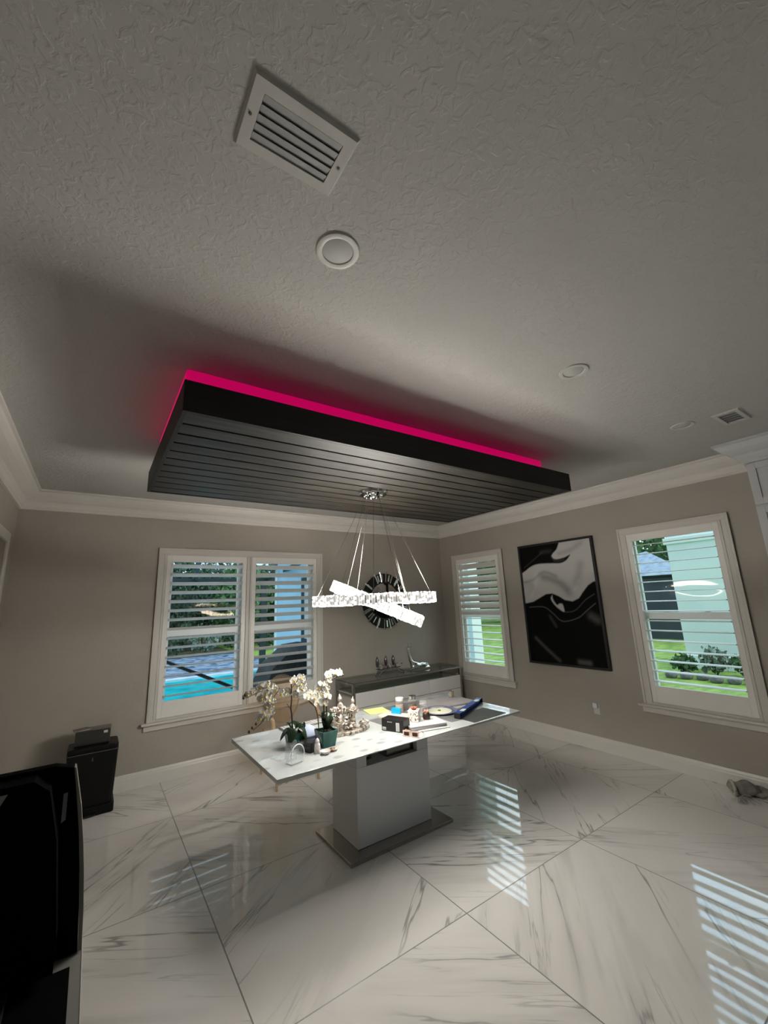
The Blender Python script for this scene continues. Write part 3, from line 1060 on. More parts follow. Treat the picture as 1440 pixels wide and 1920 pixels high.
# ---------------------------------------------------------------- dining table
TX0, TX1, TY0, TY1, TZ = .930, 3.075, 2.480, 3.440, .748
def table_top_mat():
    mt = mat('table_white', (.66, .68, .68), .06)
    t_, n_, l_, b_ = nodes(mt)
    tcn = n_.new('ShaderNodeTexCoord')
    mp = n_.new('ShaderNodeMapping')
    mp.inputs['Scale'].default_value = (9.5, 15, 1)
    mp.inputs['Rotation'].default_value = (0, 0, .5)
    l_.new(tcn.outputs['Object'], mp.inputs['Vector'])
    v = n_.new('ShaderNodeTexVoronoi')  # grey ovals: chandelier reflections painted into the tabletop colour
    v.inputs['Randomness'].default_value = .85
    v.inputs['Scale'].default_value = .9
    l_.new(mp.outputs[0], v.inputs['Vector'])
    r = n_.new('ShaderNodeMapRange')
    r.inputs['From Min'].default_value = .24
    r.inputs['From Max'].default_value = .38
    r.inputs['To Min'].default_value = 1
    r.inputs['To Max'].default_value = 0
    l_.new(v.outputs['Distance'], r.inputs['Value'])
    nn = n_.new('ShaderNodeTexNoise')
    nn.inputs['Scale'].default_value = 2.2
    l_.new(tcn.outputs['Object'], nn.inputs['Vector'])
    r2 = n_.new('ShaderNodeMapRange')
    r2.inputs['From Min'].default_value = .36
    r2.inputs['From Max'].default_value = .58
    r2.inputs['To Max'].default_value = .8
    l_.new(nn.outputs['Fac'], r2.inputs['Value'])
    mu = n_.new('ShaderNodeMath'); mu.operation = 'MULTIPLY'
    l_.new(r.outputs[0], mu.inputs[0]); l_.new(r2.outputs[0], mu.inputs[1])
    mx = n_.new('ShaderNodeMix'); mx.data_type = 'RGBA'
    mx.inputs['A'].default_value = (.40, .415, .41, 1)
    mx.inputs['B'].default_value = (.20, .22, .22, 1)
    l_.new(mu.outputs[0], mx.inputs['Factor'])
    l_.new(mx.outputs['Result'], b_.inputs['Base Color'])
    return mt
t = thing('dining_table', 'rectangular white glass dining table on a white block pedestal', 'table', ((TX0 + TX1) / 2, (TY0 + TY1) / 2, 0))
hx, hy = (TX1 - TX0) / 2, (TY1 - TY0) / 2
px0, px1, py0, py1 = -.345, .325, -.120, .26
MB().box(-hx, hx, -hy, hy, TZ - .007, TZ).build('tabletop', table_top_mat(), t, bevel=.002)
M_edge = mat('glass_edge', (.46, .50, .46), .12)
for s_ in (-1, 1):
    a, b = (-hx, -hx + .37) if s_ < 0 else (hx - .60, hx)
    MB().box(a + .002, b - .002, -hy + .004, hy - .004, TZ - (.028 if s_ < 0 else .018), TZ - .0075).build('extension_leaf', M_edge, t, bevel=.002)
MB().box(px0 + .086, px1 - .1105, py0 + .02, py1, TZ - .075, TZ - .031).build('under_frame', M_darksteel, t)
MB().box(px0, px1, py0, py1, .025, TZ - .215).build('pedestal', M_white_gloss, t, bevel=.003)
MB().box(px0, px0 + .085, py0, py1, TZ - .2145, TZ - .031).build('pedestal_cheek', M_white_gloss, t, bevel=.003)
MB().box(px1 - .11, px1, py0, py1, TZ - .2145, TZ - .031).build('pedestal_cheek', M_white_gloss, t, bevel=.003)
MB().box(px0 + .30, px1 - .1105, py0 + .05, py1 - .03, TZ - .2145, TZ - .076).build('slide_mechanism', M_darksteel, t)
MB().tube([(px0 + .11, py0 + .06, TZ - .19), (px0 + .13, py0 + .02, TZ - .17), (px0 + .12, py0 + .015, TZ - .13), (px0 + .15, py0 + .05, TZ - .10)], .012, 8).build('release_lever', M_black, t, smooth=True)
MB().box(-.465, .455, -.225, .315, .0, .024).build('base_plate', mat('base_steel', (.40, .38, .35), .12, 1), t, bevel=.003)

# ---------------------------------------------------------------- tinted clear chair
M_acryl = thin_clear('smoky_acrylic', (.93, .85, .74), 1.5, .04, .10, (.60, .50, .40))
t = thing('ghost_chair', 'see through amber plastic armchair with a round back, behind the table', 'chair', (1.78, 4.40, 0), 0)
ov = [( .195 * math.cos(a), .235 * math.sin(a)) for a in np.linspace(0, 2 * PI, 32, endpoint=False)]
MB().prism(ov, .010, Matrix.Translation((0, .235, .715)) @ Matrix.Rotation(math.radians(82), 4, 'X')).build('backrest', M_acryl, t, smooth=True)
MB().tube([(.195 * math.cos(a), .238 - math.sin(a) * -.03, .715 + .235 * math.sin(a)) for a in np.linspace(0, 2 * PI, 33)], .009, 8, False).build('back_rim', M_acryl, t, smooth=True)
MB().box(-.22, .22, -.24, .22, .435, .450).build('seat', M_acryl, t, bevel=.006)
M_acr2 = thin_clear('amber_acrylic_solid', (.90, .76, .56), 1.5, .04, .55, (.62, .48, .32))
for sx in (-1, 1):
    MB().tube([(sx * .20, .22, .62), (sx * .25, .10, .665), (sx * .255, -.08, .655), (sx * .245, -.17, .60), (sx * .235, -.19, .45)], [.013, .014, .018, .02, .018], 8).build('armrest', M_acr2, t, smooth=True)
for sx in (-1, 1):
    MB().tube([(sx * .215, -.215, .435), (sx * .215, -.225, 0)], [.019, .012], 8).build('leg', M_acr2, t, smooth=True)
    MB().tube([(sx * .19, .20, .435), (sx * .20, .28, 0)], [.019, .012], 8).build('leg', M_acr2, t, smooth=True)

# ---------------------------------------------------------------- orchids
M_pot = noise_col('teal_glaze', (.008, .055, .045), (.035, .14, .115), 14, .12, stretch=(1, 1, .6), p0=.3, p1=.75)
M_leaf = noise_col('orchid_leaf', (.007, .018, .008), (.015, .032, .012), 8, .25)
M_stem = mat('orchid_stem', (.030, .014, .008), .5)
M_petal = noise_col('petal_white', (.56, .54, .47), (.64, .62, .58), 20, .5)
M_lip = mat('petal_yellow', (.72, .52, .10), .5)
def flower_mesh(seed):
    rnd = random.Random(seed)
    mb = MB()
    def petal(ang, L_, W_, cup):
        seg = 5
        rows = []
        for i in range(seg + 1):
            s_ = i / seg
            wd = W_ * math.sin(PI * (s_ * .86 + .07)) ** .8
            row = []
            for j in (-1, -.5, 0, .5, 1):
                x = j * wd
                y = s_ * L_
                z = cup * (s_ ** 2) * .5 + abs(j) * .12 * wd + .004 * math.sin(9 * s_ + j)
                row.append(mb.bm.verts.new(Matrix.Rotation(ang, 3, 'Z') @ Vector((x, y, z))))
            rows.append(row)
        for a_, b_ in zip(rows, rows[1:]):
            for j in range(4):
                mb.bm.faces.new([a_[j], a_[j + 1], b_[j + 1], b_[j]])
    for a_, L_, W_ in ((0, .034, .011), (2.15, .034, .011), (-2.15, .034, .011), (1.35, .036, .021), (-1.35, .036, .021)):
        petal(a_ + rnd.uniform(-.12, .12), L_ * rnd.uniform(.9, 1.1), W_, rnd.uniform(-.012, .014))
    return mb
flower_protos = []
def add_flower(parent, pos, direction, seed, scale=1.0):
    if len(flower_protos) < 5:
        o = flower_mesh(seed).build('flower', M_petal, parent, smooth=True)
        MB().ball((0, -.004, .006), .0075, 1, (1, 1.3, 1)).build('lip', M_lip, o, smooth=True)
        flower_protos.append(o)
    else:
        src = flower_protos[seed % 5]
        o = src.copy(); C.objects.link(o); o.parent = parent
        for g in kids(src):
            q = g.copy(); C.objects.link(q); q.parent = o
    o.location = pos
    q = Vector(direction).to_track_quat('Z', 'Y')
    o.rotation_euler = (q.to_matrix() @ Matrix.Rotation(random.uniform(-.7, .7), 3, 'Z')).to_euler()
    o.scale = (scale,) * 3
    return o
def pot(parent, w_, h_):
    mb = MB()
    a, b = w_ * .40, w_ * .5
    prof = [(a, 0), (b, h_ * .75), (b * 1.05, h_), (b * .93, h_), (b * .88, h_ * .8)]
    rings = []
    for (r, z) in prof:
        c4 = [(-r, -r), (r, -r), (r, r), (-r, r)]
        rr = []
        for i in range(4):
            p, q = Vector(c4[i]), Vector(c4[(i + 1) % 4])
            for s_ in (.08, .36, .64, .92):
                v = p.lerp(q, s_)
                wave = .006 * math.sin(s_ * PI) if z > h_ * .9 else 0
                rr.append(mb.bm.verts.new((v.x, v.y, z - wave)))
        rings.append(rr)
    for a_, b_ in zip(rings, rings[1:]):
        k_ = len(a_)
        for i in range(k_):
            mb.bm.faces.new([a_[i], a_[(i + 1) % k_], b_[(i + 1) % k_], b_[i]])
    mb.bm.faces.new(rings[0][::-1]); 
    mb.build('pot', M_pot, parent, smooth=True)
    MB().box(-b * .86, b * .86, -b * .86, b * .86, h_ * .70, h_ * .80).build('soil', noise_col('bark_soil', (.012, .008, .005), (.03, .02, .012), 60, .9), parent)
def leaf(parent, base, tip, width, droop):
    base, tip = Vector(base), Vector(tip)
    mb = MB()
    d_ = tip - base
    side = d_.cross(Vector((0, 0, 1))).normalized()
    rows = []
    n_ = 10
    for i in range(n_ + 1):
        s_ = i / n_
        c_ = base + d_ * s_ + Vector((0, 0, droop * math.sin(PI * s_)))
        wd = width * (math.sin(PI * min(s_ * .9 + .1, 1)) ** .6) + .002
        rows.append([mb.bm.verts.new(c_ + side * wd * j + Vector((0, 0, abs(j) * wd * .25))) for j in (-1, 0, 1)])
    for a_, b_ in zip(rows, rows[1:]):
        for j in range(2):
            mb.bm.faces.new([a_[j], a_[j + 1], b_[j + 1], b_[j]])
    o = mb.build('leaf', M_leaf, parent, smooth=True)
    so_ = o.modifiers.new('thick', 'SOLIDIFY'); so_.thickness = .002
O1 = Vector((1.225, 2.93, TZ)); O2 = Vector((1.405, 2.815, TZ))
t = thing('potted_orchid', 'white orchid in a teal square pot, left, spraying towards the window', 'orchid', O1, .25)
t.rotation_euler = (0, 0, 0)
pot(t, .115, .095)
for b_, e_, w_, dr in [((0, 0, .09), (-.07, -.09, .02), .035, .07), ((0, 0, .09), (-.11, .00, .06), .032, .04), ((0, 0, .09), (.09, .05, .09), .034, .05), ((0, 0, .09), (.05, -.08, .05), .03, .05), ((0, 0, .09), (-.02, .10, .12), .03, .04)]:
    leaf(t, b_, e_, w_, dr)
def rel(p, O):
    return Vector(p) - O
s1 = [(1.206, 2.93, .83), (1.199, 2.93, .952), (1.191, 2.93, 1.001), (1.196, 2.93, 1.054), (1.194, 2.93, 1.134), (1.191, 2.93, 1.205)]
MB().tube([rel(p, O1) for p in s1], [.006, .0055, .005, .005, .0045, .004], 8).build('stem', M_stem, t, smooth=True)
MB().tube([rel(p, O1) for p in [(1.189, 2.93, .997), (1.168, 2.92, 1.017), (1.136, 2.91, 1.023), (1.101, 2.90, 1.013)]], .0028, 6).build('twig', M_stem, t, smooth=True)
MB().tube([rel(p, O1) for p in [(1.177, 2.925, 1.014), (1.16, 2.92, 1.036)]], .0022, 6).build('twig', M_stem, t, smooth=True)
MB().tube([rel(p, O1) for p in [(1.196, 2.93, 1.09), (1.13, 2.92, 1.14), (1.05, 2.93, 1.15), (.96, 2.93, 1.14), (.885, 2.93, 1.115)]], .0022, 6).build('twig', M_stem, t, smooth=True)
MB().tube([rel(p, O1) for p in [(1.10, 2.93, 1.13), (1.06, 2.94, 1.08), (1.03, 2.94, 1.0), (.98, 2.93, .94), (.93, 2.93, .91)]], .0022, 6).build('twig', M_stem, t, smooth=True)
MB().tube([rel(p, O1) for p in [(1.194, 2.93, 1.13), (1.24, 2.91, 1.19), (1.30, 2.90, 1.13), (1.33, 2.90, 1.07)]], .0022, 6).build('twig', M_stem, t, smooth=True)
F1 = [(.891, 1.133), (.936, 1.143), (.979, 1.163), (1.016, 1.175), (1.046, 1.161), (1.006, 1.126), (.988, 1.095), (1.036, 1.08), (1.019, 1.04), (1.063, 1.056), (1.001, 1.009), (1.049, 1.008), (1.031, .971), (1.092, 1.127), (1.122, 1.108), (1.177, 1.107), (1.229, 1.079), (1.212, 1.18), (1.26, 1.152), (1.281, 1.185), (1.269, 1.115), (1.293, 1.119), (.984, .969)]
for i, (x, z) in enumerate(F1):
    y = 2.93 + random.uniform(-.035, .03)
    big = .9 if i in (0, 1) else 1.0
    add_flower(t, rel((x, y, z), O1), (random.uniform(-.5, .3) - .35, -1 + random.uniform(-.2, .2), random.uniform(-.25, .4)), i, big)
for x, z in ((.862, 1.118), (.872, 1.135), (.905, .905), (.925, .925), (.95, .945)):
    MB().ball(rel((x, 2.93, z), O1), .0085, 1, (1, 1, 1.3)).build('bud', M_stem, t, smooth=True)

t = thing('potted_orchid', 'white orchid in a teal square pot, right, beside the silver sculpture', 'orchid', O2)
pot(t, .125, .105)
for b_, e_, w_, dr in [((0, 0, .10), (.07, -.02, .17), .036, .03), ((0, 0, .10), (-.05, .02, .20), .022, .02), ((0, 0, .10), (-.03, -.03, .19), .018, .02), ((0, 0, .10), (.08, .05, .19), .036, .03), ((0, 0, .10), (.03, .07, .20), .03, .03)]:
    leaf(t, b_, e_, w_, dr)
for pts, r in [([(1.418, 2.83, .82), (1.417, 2.83, .962), (1.415, 2.83, 1.121), (1.446, 2.83, 1.157), (1.482, 2.83, 1.175), (1.535, 2.83, 1.185)], .0042),
               ([(1.395, 2.83, .82), (1.396, 2.83, .966), (1.394, 2.83, 1.04)], .0042),
               ([(1.358, 2.83, .82), (1.349, 2.83, .945), (1.328, 2.83, 1.006), (1.277, 2.83, 1.055)], .0035),
               ([(1.417, 2.83, 1.04), (1.39, 2.82, 1.09), (1.375, 2.82, 1.12)], .002)]:
    MB().tube([rel(p, O2) for p in pts], r, 6).build('stem', M_stem, t, smooth=True)
F2 = [(1.253, 1.086), (1.285, 1.099), (1.317, 1.066), (1.333, 1.036), (1.366, 1.045), (1.391, 1.02), (1.354, 1.092), (1.383, 1.077), (1.416, 1.065), (1.408, 1.109), (1.425, 1.092), (1.367, 1.122), (1.392, 1.14), (1.417, 1.158), (1.443, 1.176), (1.418, 1.208), (1.452, 1.215), (1.487, 1.207), (1.513, 1.208)]
for i, (x, z) in enumerate(F2):
    y = 2.83 + random.uniform(-.03, .03)
    add_flower(t, rel((x, y, z), O2), (random.uniform(-.6, .6), -1 + random.uniform(-.2, .3), random.uniform(-.1, .8)), i + 3, .9)
for x, z in ((1.535, 1.198), (1.548, 1.188), (1.50, 1.185)):
    MB().ball(rel((x, 2.82, z), O2), .0085, 1).build('bud', M_stem, t, smooth=True)

# ---------------------------------------------------------------- silver sculpture
t = thing('figurine_sculpture', 'ornate silver sculpture of small figures among leaves on a curved base', 'sculpture', (1.645, 2.95, TZ), -.12)
M_antique = noise_col('antique_silver', (.62, .55, .47), (.16, .12, .09), 55, .38, p0=.46, p1=.62, metal=.55, bump=.3)
mb = MB()
for k in range(15):       # curved base built of carved blocks
    a = math.radians(200 + k * 9.6)
    r = .20
    c_ = Vector((r * math.cos(a), .12 + r * math.sin(a) * .75, 0))
    P = Matrix.Translation(c_) @ Matrix.Rotation(a + PI / 2, 4, 'Z')
    mb.box(-.018, .018, -.030, .030, 0, .024, P)
mb.build('carved_base', M_antique, t, bevel=.004)
MB().prism([(-.15, -.02), (-.08, -.055), (0, -.065), (.08, -.055), (.15, -.02), (.10, .05), (-.10, .05)], .014, Matrix.Translation((0, .03, .002))).build('base_plate', M_antique, t)
def small_person(x, y, h_, lean):
    mb = MB()
    mb.lathe([(.0, .0), (.030, .005), (.027, h_ * .25), (.018, h_ * .5), (.024, h_ * .66), (.020, h_ * .76), (.008, h_ * .81), (.008, h_ * .83)], 12, (0, 0, 0))
    mb.ball((0, 0, h_ * .89), h_ * .065, 2, (1, 1, 1.2))
    mb.lathe([(h_ * .06, h_ * .93), (h_ * .035, h_ * .98), (.002, h_ * 1.05)], 10)
    mb.tube([(.02, 0, h_ * .70), (.040, -.012, h_ * .60), (.022, -.032, h_ * .56)], .007, 6)
    mb.tube([(-.02, 0, h_ * .70), (-.040, -.012, h_ * .58), (-.015, -.032, h_ * .60)], .007, 6)
    o = mb.build('figure', M_antique, t, smooth=True)
    o.location = (x, y, .014)
    o.rotation_euler = (0, lean, 0)
small_person(-.035, .02, .255, -.05)
small_person(.050, .015, .225, .04)
small_person(-.095, .0, .17, -.15)
small_person(.135, .0, .075, 0)
mb = MB()
rr_ = random.Random(3)
for k in range(70):
    c_ = Vector((rr_.uniform(-.125, .075), rr_.uniform(-.03, .05), rr_.uniform(.04, .19)))
    P = Matrix.Translation(c_) @ Euler((rr_.uniform(0, 3), rr_.uniform(0, 3), rr_.uniform(0, 3))).to_matrix().to_4x4()
    mb.ball((0, 0, 0), .016, 1, (.45, 1, 1.3), P)
mb.build('foliage', M_antique, t, smooth=True)
mb = MB()
for k in range(9):
    x = -.12 + k * .024
    mb.tube([(x, .01, .012), (x + rr_.uniform(-.02, .02), rr_.uniform(-.02, .03), .07), (x + rr_.uniform(-.03, .03), rr_.uniform(-.03, .03), .14 + rr_.uniform(0, .05))], [.006, .005, .003], 6)
mb.build('branches', M_antique, t, smooth=True)

# ---------------------------------------------------------------- things on the table
def simple(name, label, cat, mb, material, loc, rz=0, bevel=0, smooth=False, group=None):
    o = mb.build(name, material, None, smooth, bevel)
    o.location = loc
    o.rotation_euler = (0, 0, rz)
    return tag(o, label, cat, group)
# black gift box
t = thing('black_box', 'small plain black box in front of the left orchid pot', 'box', (1.262, 2.80, TZ), math.radians(20))
MB().box(-.032, .032, -.055, .055, 0, .040).build('tray', M_blackp, t, bevel=.002)
MB().box(-.033, .033, -.056, .056, .0405, .060).build('lid', M_blackp, t, bevel=.002)
# clear plastic box / bag
M_film = thin_clear('clear_film', (.93, .95, .95), 1.5, .06, .16, (.8, .82, .84))
t = thing('plastic_bag', 'clear open plastic gift bag standing near the table front edge', 'bag', (1.105, 2.655, TZ), .25)
mb = MB()
for (a, b) in (((-.045, -.03), (.045, -.03)), ((.045, -.03), (.045, .03)), ((.045, .03), (-.045, .03)), ((-.045, .03), (-.045, -.03))):
    nn_ = 6
    rows = []
    for i in range(nn_ + 1):
        s_ = i / nn_
        rows.append([mb.bm.verts.new((a[0] + (b[0] - a[0]) * q + .004 * math.sin(5 * s_ + 8 * q), a[1] + (b[1] - a[1]) * q + .005 * math.sin(7 * s_ + 4 * q), .115 * s_ + (.008 * math.sin(9 * q) if i == nn_ else 0))) for q in (0, .25, .5, .75, 1)])
    for r0_, r1_ in zip(rows, rows[1:]):
        for j in range(4):
            mb.bm.faces.new([r0_[j], r0_[j + 1], r1_[j + 1], r1_[j]])
mb.build('film', M_film, t, smooth=True)
MB().tube([(.05 * math.cos(a), -.034, .05 + .062 * math.sin(a)) for a in np.linspace(-.1, PI + .1, 15)], .003, 6).build('rolled_edge', thin_clear('film_edge', (.95, .97, .97), 1.5, .1, .75, (.85, .87, .9)), t, smooth=True)
MB().box(-.04, .04, -.026, .026, .001, .006).build('bottom_card', thin_clear('film_milk', (.9, .9, .9), 1.5, .1, .6, (.7, .7, .72)), t)
t2 = MB().box(-.06, .06, -.05, .05, 0, .002)
simple('plastic_sleeve', 'flat clear plastic sleeve lying left of the left orchid pot', 'sleeve', t2, thin_clear('sleeve_film', (.94, .96, .96), 1.5, .05, .22, (.72, .75, .76)), (1.085, 2.80, TZ + .0008), .35)
# white carved candle and dish
simple('carved_candle', 'small white carved candle standing before the right orchid pot', 'candle', MB().lathe([(0, 0), (.019, 0), (.020, .03), (.018, .055), (.013, .062), (.015, .070), (.011, .082), (.004, .090), (0, .092)], 18), noise_col('candle_wax', (.50, .46, .45), (.70, .67, .66), 60, .4, bump=.5, bscale=90), (1.290, 2.716, TZ), 0, smooth=True)
simple('trinket_dish', 'tiny round white dish between the carved candle and the brown stone', 'dish', MB().lathe([(0, 0), (.022, 0), (.032, .012), (.034, .020), (.030, .020), (.022, .008), (0, .006)], 24), mat('dish_white', (.62, .58, .55), .25), (1.325, 2.668, TZ), smooth=True)
simple('agate_stone', 'polished brown and cream agate slice beside the tiny dish', 'stone', MB().ball((0, 0, .010), .033, 2, (1, .75, .32)), noise_col('agate', (.14, .06, .03), (.62, .52, .42), 28, .1, detail=2, p0=.48, p1=.55), (1.392, 2.685, TZ), .3, smooth=True)
# laptop-style keyboard, cap and cable behind the orchids
t = thing('keyboard', 'slim silver keyboard at the back edge of the table behind the orchids', 'keyboard', (1.49, 3.375, TZ), math.radians(2))
MB().box(-.20, .20, -.058, .058, 0, .010).build('case', M_steel, t, bevel=.003)
mb = MB()
for r_ in range(5):
    for c_ in range(15):
        mb.box(-.19 + c_ * .0254, -.19 + c_ * .0254 + .021, -.050 + r_ * .0205, -.050 + r_ * .0205 + .017, .0102, .0125)
mb.build('keys', mat('key_grey', (.45, .44, .43), .4), t)
t = thing('baseball_cap', 'pale blue cloth cap with a navy band between the two orchid pots', 'cap', (1.385, 3.08, TZ), .4)
MB().ball((0, 0, 0), .085, 3, (1, .8, .95)).build('crown', noise_col('cap_cloth', (.30, .34, .46), (.36, .40, .52), 30, .8), t, smooth=True)
bm_ = kids(t)[0].data
for v in bm_.vertices:
    v.co.z = max(v.co.z, .0008)
MB().tube([(.087 * math.cos(a), .070 * math.sin(a), .012) for a in np.linspace(0, 2 * PI, 33)], .007, 6, False).build('band', mat('navy', (.01, .016, .04), .6), t, smooth=True)
pts_ = [(.07 * math.cos(a) - .03, -.055 - .055 * math.sin(a)) for a in np.linspace(0, PI, 14)]
MB().prism(pts_, .004, Matrix.Translation((0, 0, .003))).build('visor', mat('navy2', (.02, .03, .07), .6), t)
tag(MB().tube([(1.30, 2.98, TZ + .005), (1.33, 2.93, TZ + .006), (1.37, 2.93, TZ + .005), (1.42, 2.96, TZ + .005), (1.40, 3.00, TZ + .005), (1.35, 2.97, TZ + .005), (1.31, 2.93, TZ + .005)], .004, 6).build('charging_cable', M_black, smooth=True), 'coiled black cable lying between the teal pots', 'cable')

# black retail box with stickers
t = thing('shoe_box', 'black cardboard box with two pale stickers in the middle of the table', 'box', (1.965, 2.765, TZ), math.radians(-28))
t.rotation_euler = (0, 0, math.radians(-66))
MB().box(-.095, .095, -.050, .050, 0, .085).build('carton', mat('box_black', (.010, .008, .008), .35), t, bevel=.002)
M_stk = mat('sticker', (.55, .55, .53), .5)
yy = -.0508
MB().box(-.088, -.056, yy, -.0502, .008, .028).build('sticker', M_stk, t)
MB().box(.030, .060, yy, -.0502, .008, .066).build('sticker', M_stk, t)
mb = MB()
for k in range(9):
    mb.box(-.086 + k * .0032, -.0848 + k * .0032, yy - .0003, yy, .012, .020)
for k in range(8):
    mb.box(.034, .056, yy - .0003, yy, .013 + k * .006, .0145 + k * .006)
mb.build('print', M_black, t)
mb = MB()
mb.ball((-.040, yy + .0005, .066), .0042, 1, (1, .1, 1))
for k in range(5):
    mb.box(-.033 + k * .0065, -.0292 + k * .0065, yy, -.0503, .0635, .0685)
mb.build('logo', mat('logo_white', (.6, .6, .6), .5), t)
# sunglasses
t = thing('sunglasses', 'pale pink rectangular sunglasses with brown lenses in front of the papers', 'sunglasses', (1.945, 2.555, TZ), math.radians(-62))
M_pink = mat('pink_frame', (.62, .42, .35), .25)
for sx in (-1, 1):
    mb = MB()
    cxx = sx * .033
    out = [(.029, .020), (-.029, .020), (-.029, -.016), (-.020, -.021), (.020, -.021), (.029, -.016)]
    inn = [(.021, .012), (-.021, .012), (-.021, -.010), (-.014, -.014), (.014, -.014), (.021, -.010)]
    a_ = [[mb.bm.verts.new((cxx + p[0], y, .022 + p[1])) for p in q] for (q, y) in ((out, -.003), (inn, -.003), (inn, .003), (out, .003))]
    for u_ in range(4):
        p_, q_ = a_[u_], a_[(u_ + 1) % 4]
        for i in range(6):
            mb.bm.faces.new([p_[i], p_[(i + 1) % 6], q_[(i + 1) % 6], q_[i]])
    mb.build('rim', M_pink, t)
    MB().prism(inn, .002, Matrix.Translation((cxx, .001, .022)) @ Matrix.Rotation(PI / 2, 4, 'X')).build('lens', mat('lens_brown', (.03, .010, .006), .08), t)
    MB().tube([(sx * .060, .002, .034), (sx * .062, .06, .030), (sx * .05, .11, .006)], [.004, .003, .003], 6).build('temple', M_pink, t, smooth=True)
MB().box(-.006, .006, -.002, .002, .026, .033).build('bridge', M_pink, t)
# papers, folder, tissue box, wrapped chocolate
t = thing('paper_stack', 'stack of white papers and folders under the tissue box', 'papers', (2.185, 2.705, TZ), math.radians(-14))
for k in range(6):
    z = k * .0055
    o = MB().box(-.15, .15, -.105, .105, z, z + .0045).build('folder', mat('paper_white', (.44, .43, .42), .6) if k % 2 else mat('paper_grey', (.30, .29, .29), .6), t)
    o.rotation_euler = (0, 0, random.uniform(-.06, .06))
MB().box(-.10, .16, -.135, -.1055, .001, .006).build('loose_sheet', mat('paper_white', (.62, .6, .58), .6), t)
PZ = TZ + .0335
t = thing('tissue_box', 'speckled white cube tissue box with rust tissue, on the papers', 'tissue box', (2.145, 2.765, PZ), math.radians(-50))
MB().box(-.042, .042, -.042, .042, 0, .080).build('carton', noise_col('speckle', (.14, .11, .09), (.68, .63, .58), 75, .5, detail=1, p0=.40, p1=.44), t, bevel=.002)
mb = MB()
for k in range(7):
    a = k * .9
    mb.tube([(0, 0, .078), (.012 * math.cos(a), .012 * math.sin(a), .095), (.030 * math.cos(a), .030 * math.sin(a), .098)], [.014, .012, .003], 5)
mb.build('tissue', mat('rust_tissue', (.26, .085, .045), .8), t, smooth=True)
t = thing('gift_pouch', 'dark pouch with a red and gold ruffled top right of the tissue box', 'pouch', (2.245, 2.735, PZ), .3)
MB().lathe([(0, 0), (.026, 0), (.032, .02), (.026, .045), (.020, .052)], 10, close=False).build('pouch_body', mat('choc_brown', (.018, .008, .006), .4), t, smooth=True)
mb = MB()
for k in range(9):
    a = k * .7
    mb.ball((.013 * math.cos(a), .013 * math.sin(a), .054 + .004 * (k % 3)), .009, 1)
mb.build('ruffle', mat('red_gold', (.50, .20, .12), .35), t, smooth=True)
# yellow pad
simple('notepad', 'pale yellow green notepad at the table back edge before the sideboard', 'notepad', MB().box(-.095, .095, -.085, .085, 0, .008), mat('yellow_pad', (.60, .66, .24), .6), (2.155, 3.325, TZ + .0012), math.radians(-12), bevel=.001)
# grey placemats
M_slate = noise_col('slate_mat', (.10, .10, .10), (.15, .15, .148), 8, .5, stretch=(1, 18, 1))
M_dkmat = noise_col('dark_mat', (.020, .020, .018), (.048, .048, .044), 7, .55, stretch=(1, 22, 1))
simple('placemat', 'dark grey placemat under the beige platter and black box', 'placemat', MB().box(-.20, .20, -.15, .15, 0, .0011), M_slate, (2.155, 2.985, TZ + .0002), math.radians(2))
simple('placemat', 'dark grey placemat behind the glass jars', 'placemat', MB().box(-.20, .20, -.12, .12, 0, .0011), M_slate, (2.47, 3.27, TZ + .0002), 0)
simple('placemat', 'grey placemat under the spirit level at the table right end', 'placemat', MB().box(-.20, .20, -.15, .15, 0, .0011), M_slate, (2.62, 2.765, TZ + .0002), math.radians(-4))
simple('placemat', 'black ribbed placemat at the right front corner of the table', 'placemat', MB().box(-.20, .20, -.12, .12, 0, .0011), M_dkmat, (2.725, 2.625, TZ + .0015), math.radians(3))
# beige platter with blue lighter
def rrect(w_, h_, r_, n_=6):
    out = []
    for (cx_, cy_, a0) in ((w_ - r_, h_ - r_, 0), (-w_ + r_, h_ - r_, PI / 2), (-w_ + r_, -h_ + r_, PI), (w_ - r_, -h_ + r_, 1.5 * PI)):
        for k in range(n_ + 1):
            a = a0 + PI / 2 * k / n_
            out.append((cx_ + r_ * math.cos(a), cy_ + r_ * math.sin(a)))
    return out
t = thing('platter', 'thick beige rounded cutting board on the dark placemat', 'platter', (2.165, 3.02, TZ + .0014), math.radians(-68))
MB().prism(rrect(.150, .085, .03), .022).build('board', mat('platter_beige', (.60, .52, .44), .35), t, bevel=.004)
t = thing('blue_card', 'bright blue plastic block standing on the beige board', 'block', (2.185, 3.06, TZ + .0236), math.radians(-58))
MB().box(-.042, .042, -.009, .009, 0, .048).build('block', mat('cyan_plastic', (.0, .30, .62), .3), t, bevel=.003)
# jars
def jar(x, y, r, h, label, lidmat, body, fill=None):
    t = thing('glass_jar', label, 'jar', (x, y, TZ + .0014), 0, 'small glass jars in a cluster on the table')
    MB().lathe([(0, 0), (r, .002), (r, h * .74), (r * .8, h * .8), (r * .8, h * .84)], 24, close=False).build('glass', body, t, smooth=True)
    MB().lathe([(0, h * .80), (r * .88, h * .80), (r * .88, h), (0, h)], 24).build('lid', lidmat, t, smooth=True)
    if fill:
        MB().lathe([(0, .003), (r * .9, .003), (r * .9, h * .55), (0, h * .55)], 20).build('contents', fill, t, smooth=True)
M_jar = thin_clear('jar_glass', (.90, .90, .88), 1.5, .03, .15, (.7, .65, .6))
jar(2.300, 3.165, .040, .115, 'glass jar with a white lid, leftmost of the jar cluster', mat('lid_white', (.7, .68, .66), .4), M_jar, mat('spice_pink', (.52, .38, .30), .7))
